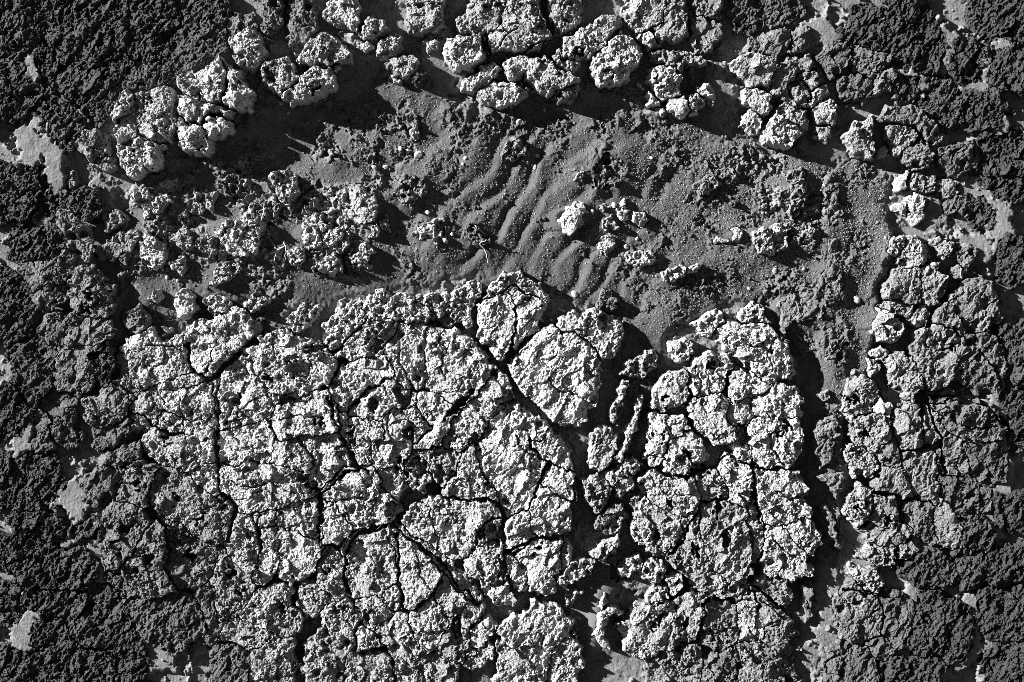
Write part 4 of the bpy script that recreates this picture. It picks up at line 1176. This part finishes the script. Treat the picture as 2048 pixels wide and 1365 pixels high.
# --- every block of rock
rows_, cols_ = np.nonzero(owner >= 0)
order = np.argsort(owner[rows_, cols_], kind="stable")
starts = np.searchsorted(owner[rows_, cols_][order], np.arange(NR + 1))
for i, r in enumerate(ROCKS):
    sel = order[starts[i]:starts[i + 1]]
    if len(sel) < 12:
        continue
    rr, cc = rows_[sel], cols_[sel]
    r0, r1, c0, c1 = rr.min(), rr.max() + 1, cc.min(), cc.max() + 1
    sl = (slice(r0, r1), slice(c0, c1))
    own = owner[sl] == i
    dd = np.where(own, D[sl], -9)
    cellm = own[:-1, :-1] & own[1:, :-1] & own[:-1, 1:] & own[1:, 1:]
    dmax = np.maximum(np.maximum(dd[:-1, :-1], dd[1:, :-1]), np.maximum(dd[:-1, 1:], dd[1:, 1:]))
    cellm &= dmax > 0
    if cellm.sum() < 8:
        continue
    # keep the one connected body
    seed = np.zeros_like(cellm); k = np.argmax(np.where(cellm, dmax, -99)); seed.ravel()[k] = True
    while True:
        g = seed.copy()
        g[1:] |= seed[:-1]; g[:-1] |= seed[1:]; g[:, 1:] |= seed[:, :-1]; g[:, :-1] |= seed[:, 1:]
        g &= cellm
        if (g == seed).all():
            break
        seed = g
    used, quads = grid_quads(seed)
    px, py, pz = PX[sl].ravel()[used], PY[sl].ravel()[used], ZR[sl].ravel()[used]
    v = wxyz(px, py, pz)
    org = np.array([v[:, 0].mean(), v[:, 1].mean(), BOT / 1000.0], np.float32)
    me = mesh_from(NOUN[r["noun"]], v - org, quads, MAT_ROCK)
    o = place(me.name.split(".")[0], me, org.tolist(), label=r["label"], category="rock", group=r["group"])
    o.color = (ROCK_K * r["t"],) * 3 + (1.0,)

# --- surface height anywhere (for what lies on top)
ZTOP = np.maximum(ZG, np.where(D > 0, ZR, -99))
def top_at(x, y):
    c = int(round((x - X0) / PITCH)); r_ = int(round((y - Y0) / PITCH))
    return float(ZTOP[min(max(r_, 0), NY - 1), min(max(c, 0), NX - 1)])

# --- loose pebbles
def pebble_mesh(seed):
    rg = np.random.default_rng(seed)
    nu, nv_ = 12, 7
    vs = [(0, 0, 1.0)]
    for j in range(1, nv_):
        th = math.pi * j / nv_
        for k in range(nu):
            ph = 2 * math.pi * k / nu
            vs.append((math.sin(th) * math.cos(ph), math.sin(th) * math.sin(ph), math.cos(th)))
    vs.append((0, 0, -1.0))
    vs = np.array(vs, np.float32)
    for _ in range(7):                                     # chip facets off it
        d = rg.normal(size=3); d /= np.linalg.norm(d)
        k = rg.uniform(.62, .9)
        s = vs @ d
        vs = vs - np.outer(np.clip(s - k, 0, None), d)
    vs *= np.array([1, rg.uniform(.7, .95), rg.uniform(.55, .8)])
    faces = []
    for k in range(nu):
        faces.append((0, 1 + k, 1 + (k + 1) % nu))
    for j in range(nv_ - 2):
        for k in range(nu):
            a = 1 + j * nu + k; b_ = 1 + j * nu + (k + 1) % nu
            faces.append((a, a + nu, b_ + nu, b_))
    last = len(vs) - 1
    for k in range(nu):
        faces.append((last, last - nu + (k + 1) % nu, last - nu + k))
    me = bpy.data.meshes.new("pebble")
    me.from_pydata(vs.tolist(), [], faces)
    me.materials.append(MAT_ROCK)
    return me

peb_meshes = [pebble_mesh(700 + k) for k in range(6)]
prng = np.random.default_rng(77)
pl = []
for s in PEBBLES.replace("\n", "|").split("|"):
    xy, rad, tn = s.split()
    x, y = (float(v) for v in xy.split(","))
    pl.append((x, y, float(rad), float(tn)))
zones = [("at the sand basin's left side", lambda x, y: x < 700), ("between the top rocks and the sand ripples", lambda x, y: y < 345 and x < 1330),
         ("around the sand ripples", lambda x, y: x < 1330), ("on the gravelly sand at right", lambda x, y: True)]
left = list(pl)
for phrase, test in zones:
    mine = sorted([p for p in left if test(p[0], p[1])])
    left = [p for p in left if not test(p[0], p[1])]
    for k, (x, y, rad, tn) in enumerate(mine):
        o = place("pebble", peb_meshes[int(prng.integers(6))], ((x - W / 2) / 1000, (H / 2 - y) / 1000, (top_at(x, y) + rad * .35) / 1000),
                  label="%s pebble, %s from left of the pebbles %s" % ("pale" if tn > .4 else "grey", ORD[k], phrase),
                  category="pebble", group="loose pebbles on the sand")
        o.scale = (rad / 1000 * 1.1,) * 3
        o.rotation_euler = (prng.uniform(-.4, .4), prng.uniform(-.4, .4), prng.uniform(0, 6.28))
        o.color = (tn, tn, tn, 1)

# --- dry roots and fibres
tw = []
for s in TWIGS.split("\n"):
    pts, rad = s.split("|")
    tw.append((parse(pts), float(rad) * .75))
tw.sort(key=lambda t: t[0][0][0])
for k, (pts, rad) in enumerate(tw):
    # fine polyline with a little wander
    P = []
    for (a, b) in zip(pts[:-1], pts[1:]):
        n_ = max(3, int(math.dist(a, b) / 5))
        for j in range(n_):
            t = j / n_
            P.append((a[0] + (b[0] - a[0]) * t, a[1] + (b[1] - a[1]) * t))
    P.append(pts[-1])
    P = np.array(P) + prng.normal(0, .9, (len(P), 2))
    z = np.array([max(top_at(x + dx, y + dy) for dx in (-2, 0, 2) for dy in (-2, 0, 2)) for x, y in P])
    zs = np.convolve(np.pad(z, 3, mode='edge'), np.ones(7) / 7, 'valid')
    z = np.maximum(zs, z * .6 + zs * .4) + rad + .6
    C3 = wxyz(P[:, 0], P[:, 1], z).astype(np.float64)
    vs, fs = [], []
    for j in range(len(C3)):
        a = C3[max(j - 1, 0)]; b_ = C3[min(j + 1, len(C3) - 1)]
        d = b_ - a; d /= np.linalg.norm(d) + 1e-9
        s1 = np.cross(d, (0, 0, 1)); s1 /= np.linalg.norm(s1) + 1e-9
        s2 = np.cross(s1, d)
        rr_ = rad / 1000 * (1 - .55 * j / len(C3)) * (1 + .15 * math.sin(j * 2.1))
        for q in range(6):
            an = q * math.pi / 3
            vs.append(C3[j] + rr_ * (math.cos(an) * s1 + math.sin(an) * s2))
    for j in range(len(C3) - 1):
        for q in range(6):
            fs.append((j * 6 + q, j * 6 + (q + 1) % 6, (j + 1) * 6 + (q + 1) % 6, (j + 1) * 6 + q))
    fs.append(tuple(range(5, -1, -1))); fs.append(tuple(range(len(vs) - 6, len(vs))))
    vs = np.array(vs); org = vs.mean(0)
    me = bpy.data.meshes.new("root_fibre")
    me.from_pydata((vs - org).tolist(), [], fs)
    me.materials.append(MAT_ROOT)
    place("root_fibre", me, org.tolist(), label="thin dry root fibre, %s from left among the roots on the stones" % ORD[k],
          category="root", group="dry root fibres")

# --- coarse sand grains, too many to count
grng = np.random.default_rng(99)
dens = sandy * (D < 1) * (deep < .3) * (.28 + 1.0 * np.clip(blob(1500, 350, 230, 150) + blob(1700, 480, 110, 200) + blob(1700, 1000, 50, 260) + blob(1420, 600, 120, 60) + .25 * blob(900, 320, 200, 120), 0, 1))
dens = np.where(is_silt, dens * .25, dens).ravel()
dens = dens / dens.sum()
NG = 20000
pick = grng.choice(len(dens), NG, p=dens)
gxp = PX.ravel()[pick] + grng.uniform(-.8, .8, NG); gyp = PY.ravel()[pick] + grng.uniform(-.8, .8, NG)
gz = ZG.ravel()[pick]
gr = np.clip(grng.lognormal(.02, .36, NG), .6, 3.2)
octa = np.array([(1, 0, 0), (0, 1, 0), (-1, 0, 0), (0, -1, 0), (0, 0, 1), (0, 0, -1)], np.float32)
ofc = np.array([(0, 1, 4), (1, 2, 4), (2, 3, 4), (3, 0, 4), (1, 0, 5), (2, 1, 5), (3, 2, 5), (0, 3, 5)], np.int32)
ang = grng.uniform(0, 6.28, NG)
v = octa[None] * grng.uniform(.65, 1.2, (NG, 6, 1)) * gr[:, None, None]
vx = v[..., 0] * np.cos(ang)[:, None] - v[..., 1] * np.sin(ang)[:, None]
vy = v[..., 0] * np.sin(ang)[:, None] + v[..., 1] * np.cos(ang)[:, None]
allv = wxyz(gxp[:, None] + vx, gyp[:, None] + vy, gz[:, None] + v[..., 2] * .8 + gr[:, None] * .3).reshape(-1, 3)
allf = (ofc[None] + (np.arange(NG) * 6)[:, None, None]).reshape(-1, 3)
gme = mesh_from("sand_grains", allv, allf, MAT_ROCK)
go = place("sand_grains", gme, (0, 0, 0), kind="stuff", label="coarse pale sand grains strewn over the sand basin", category="sand")
go.color = (.26, .26, .26, 1)
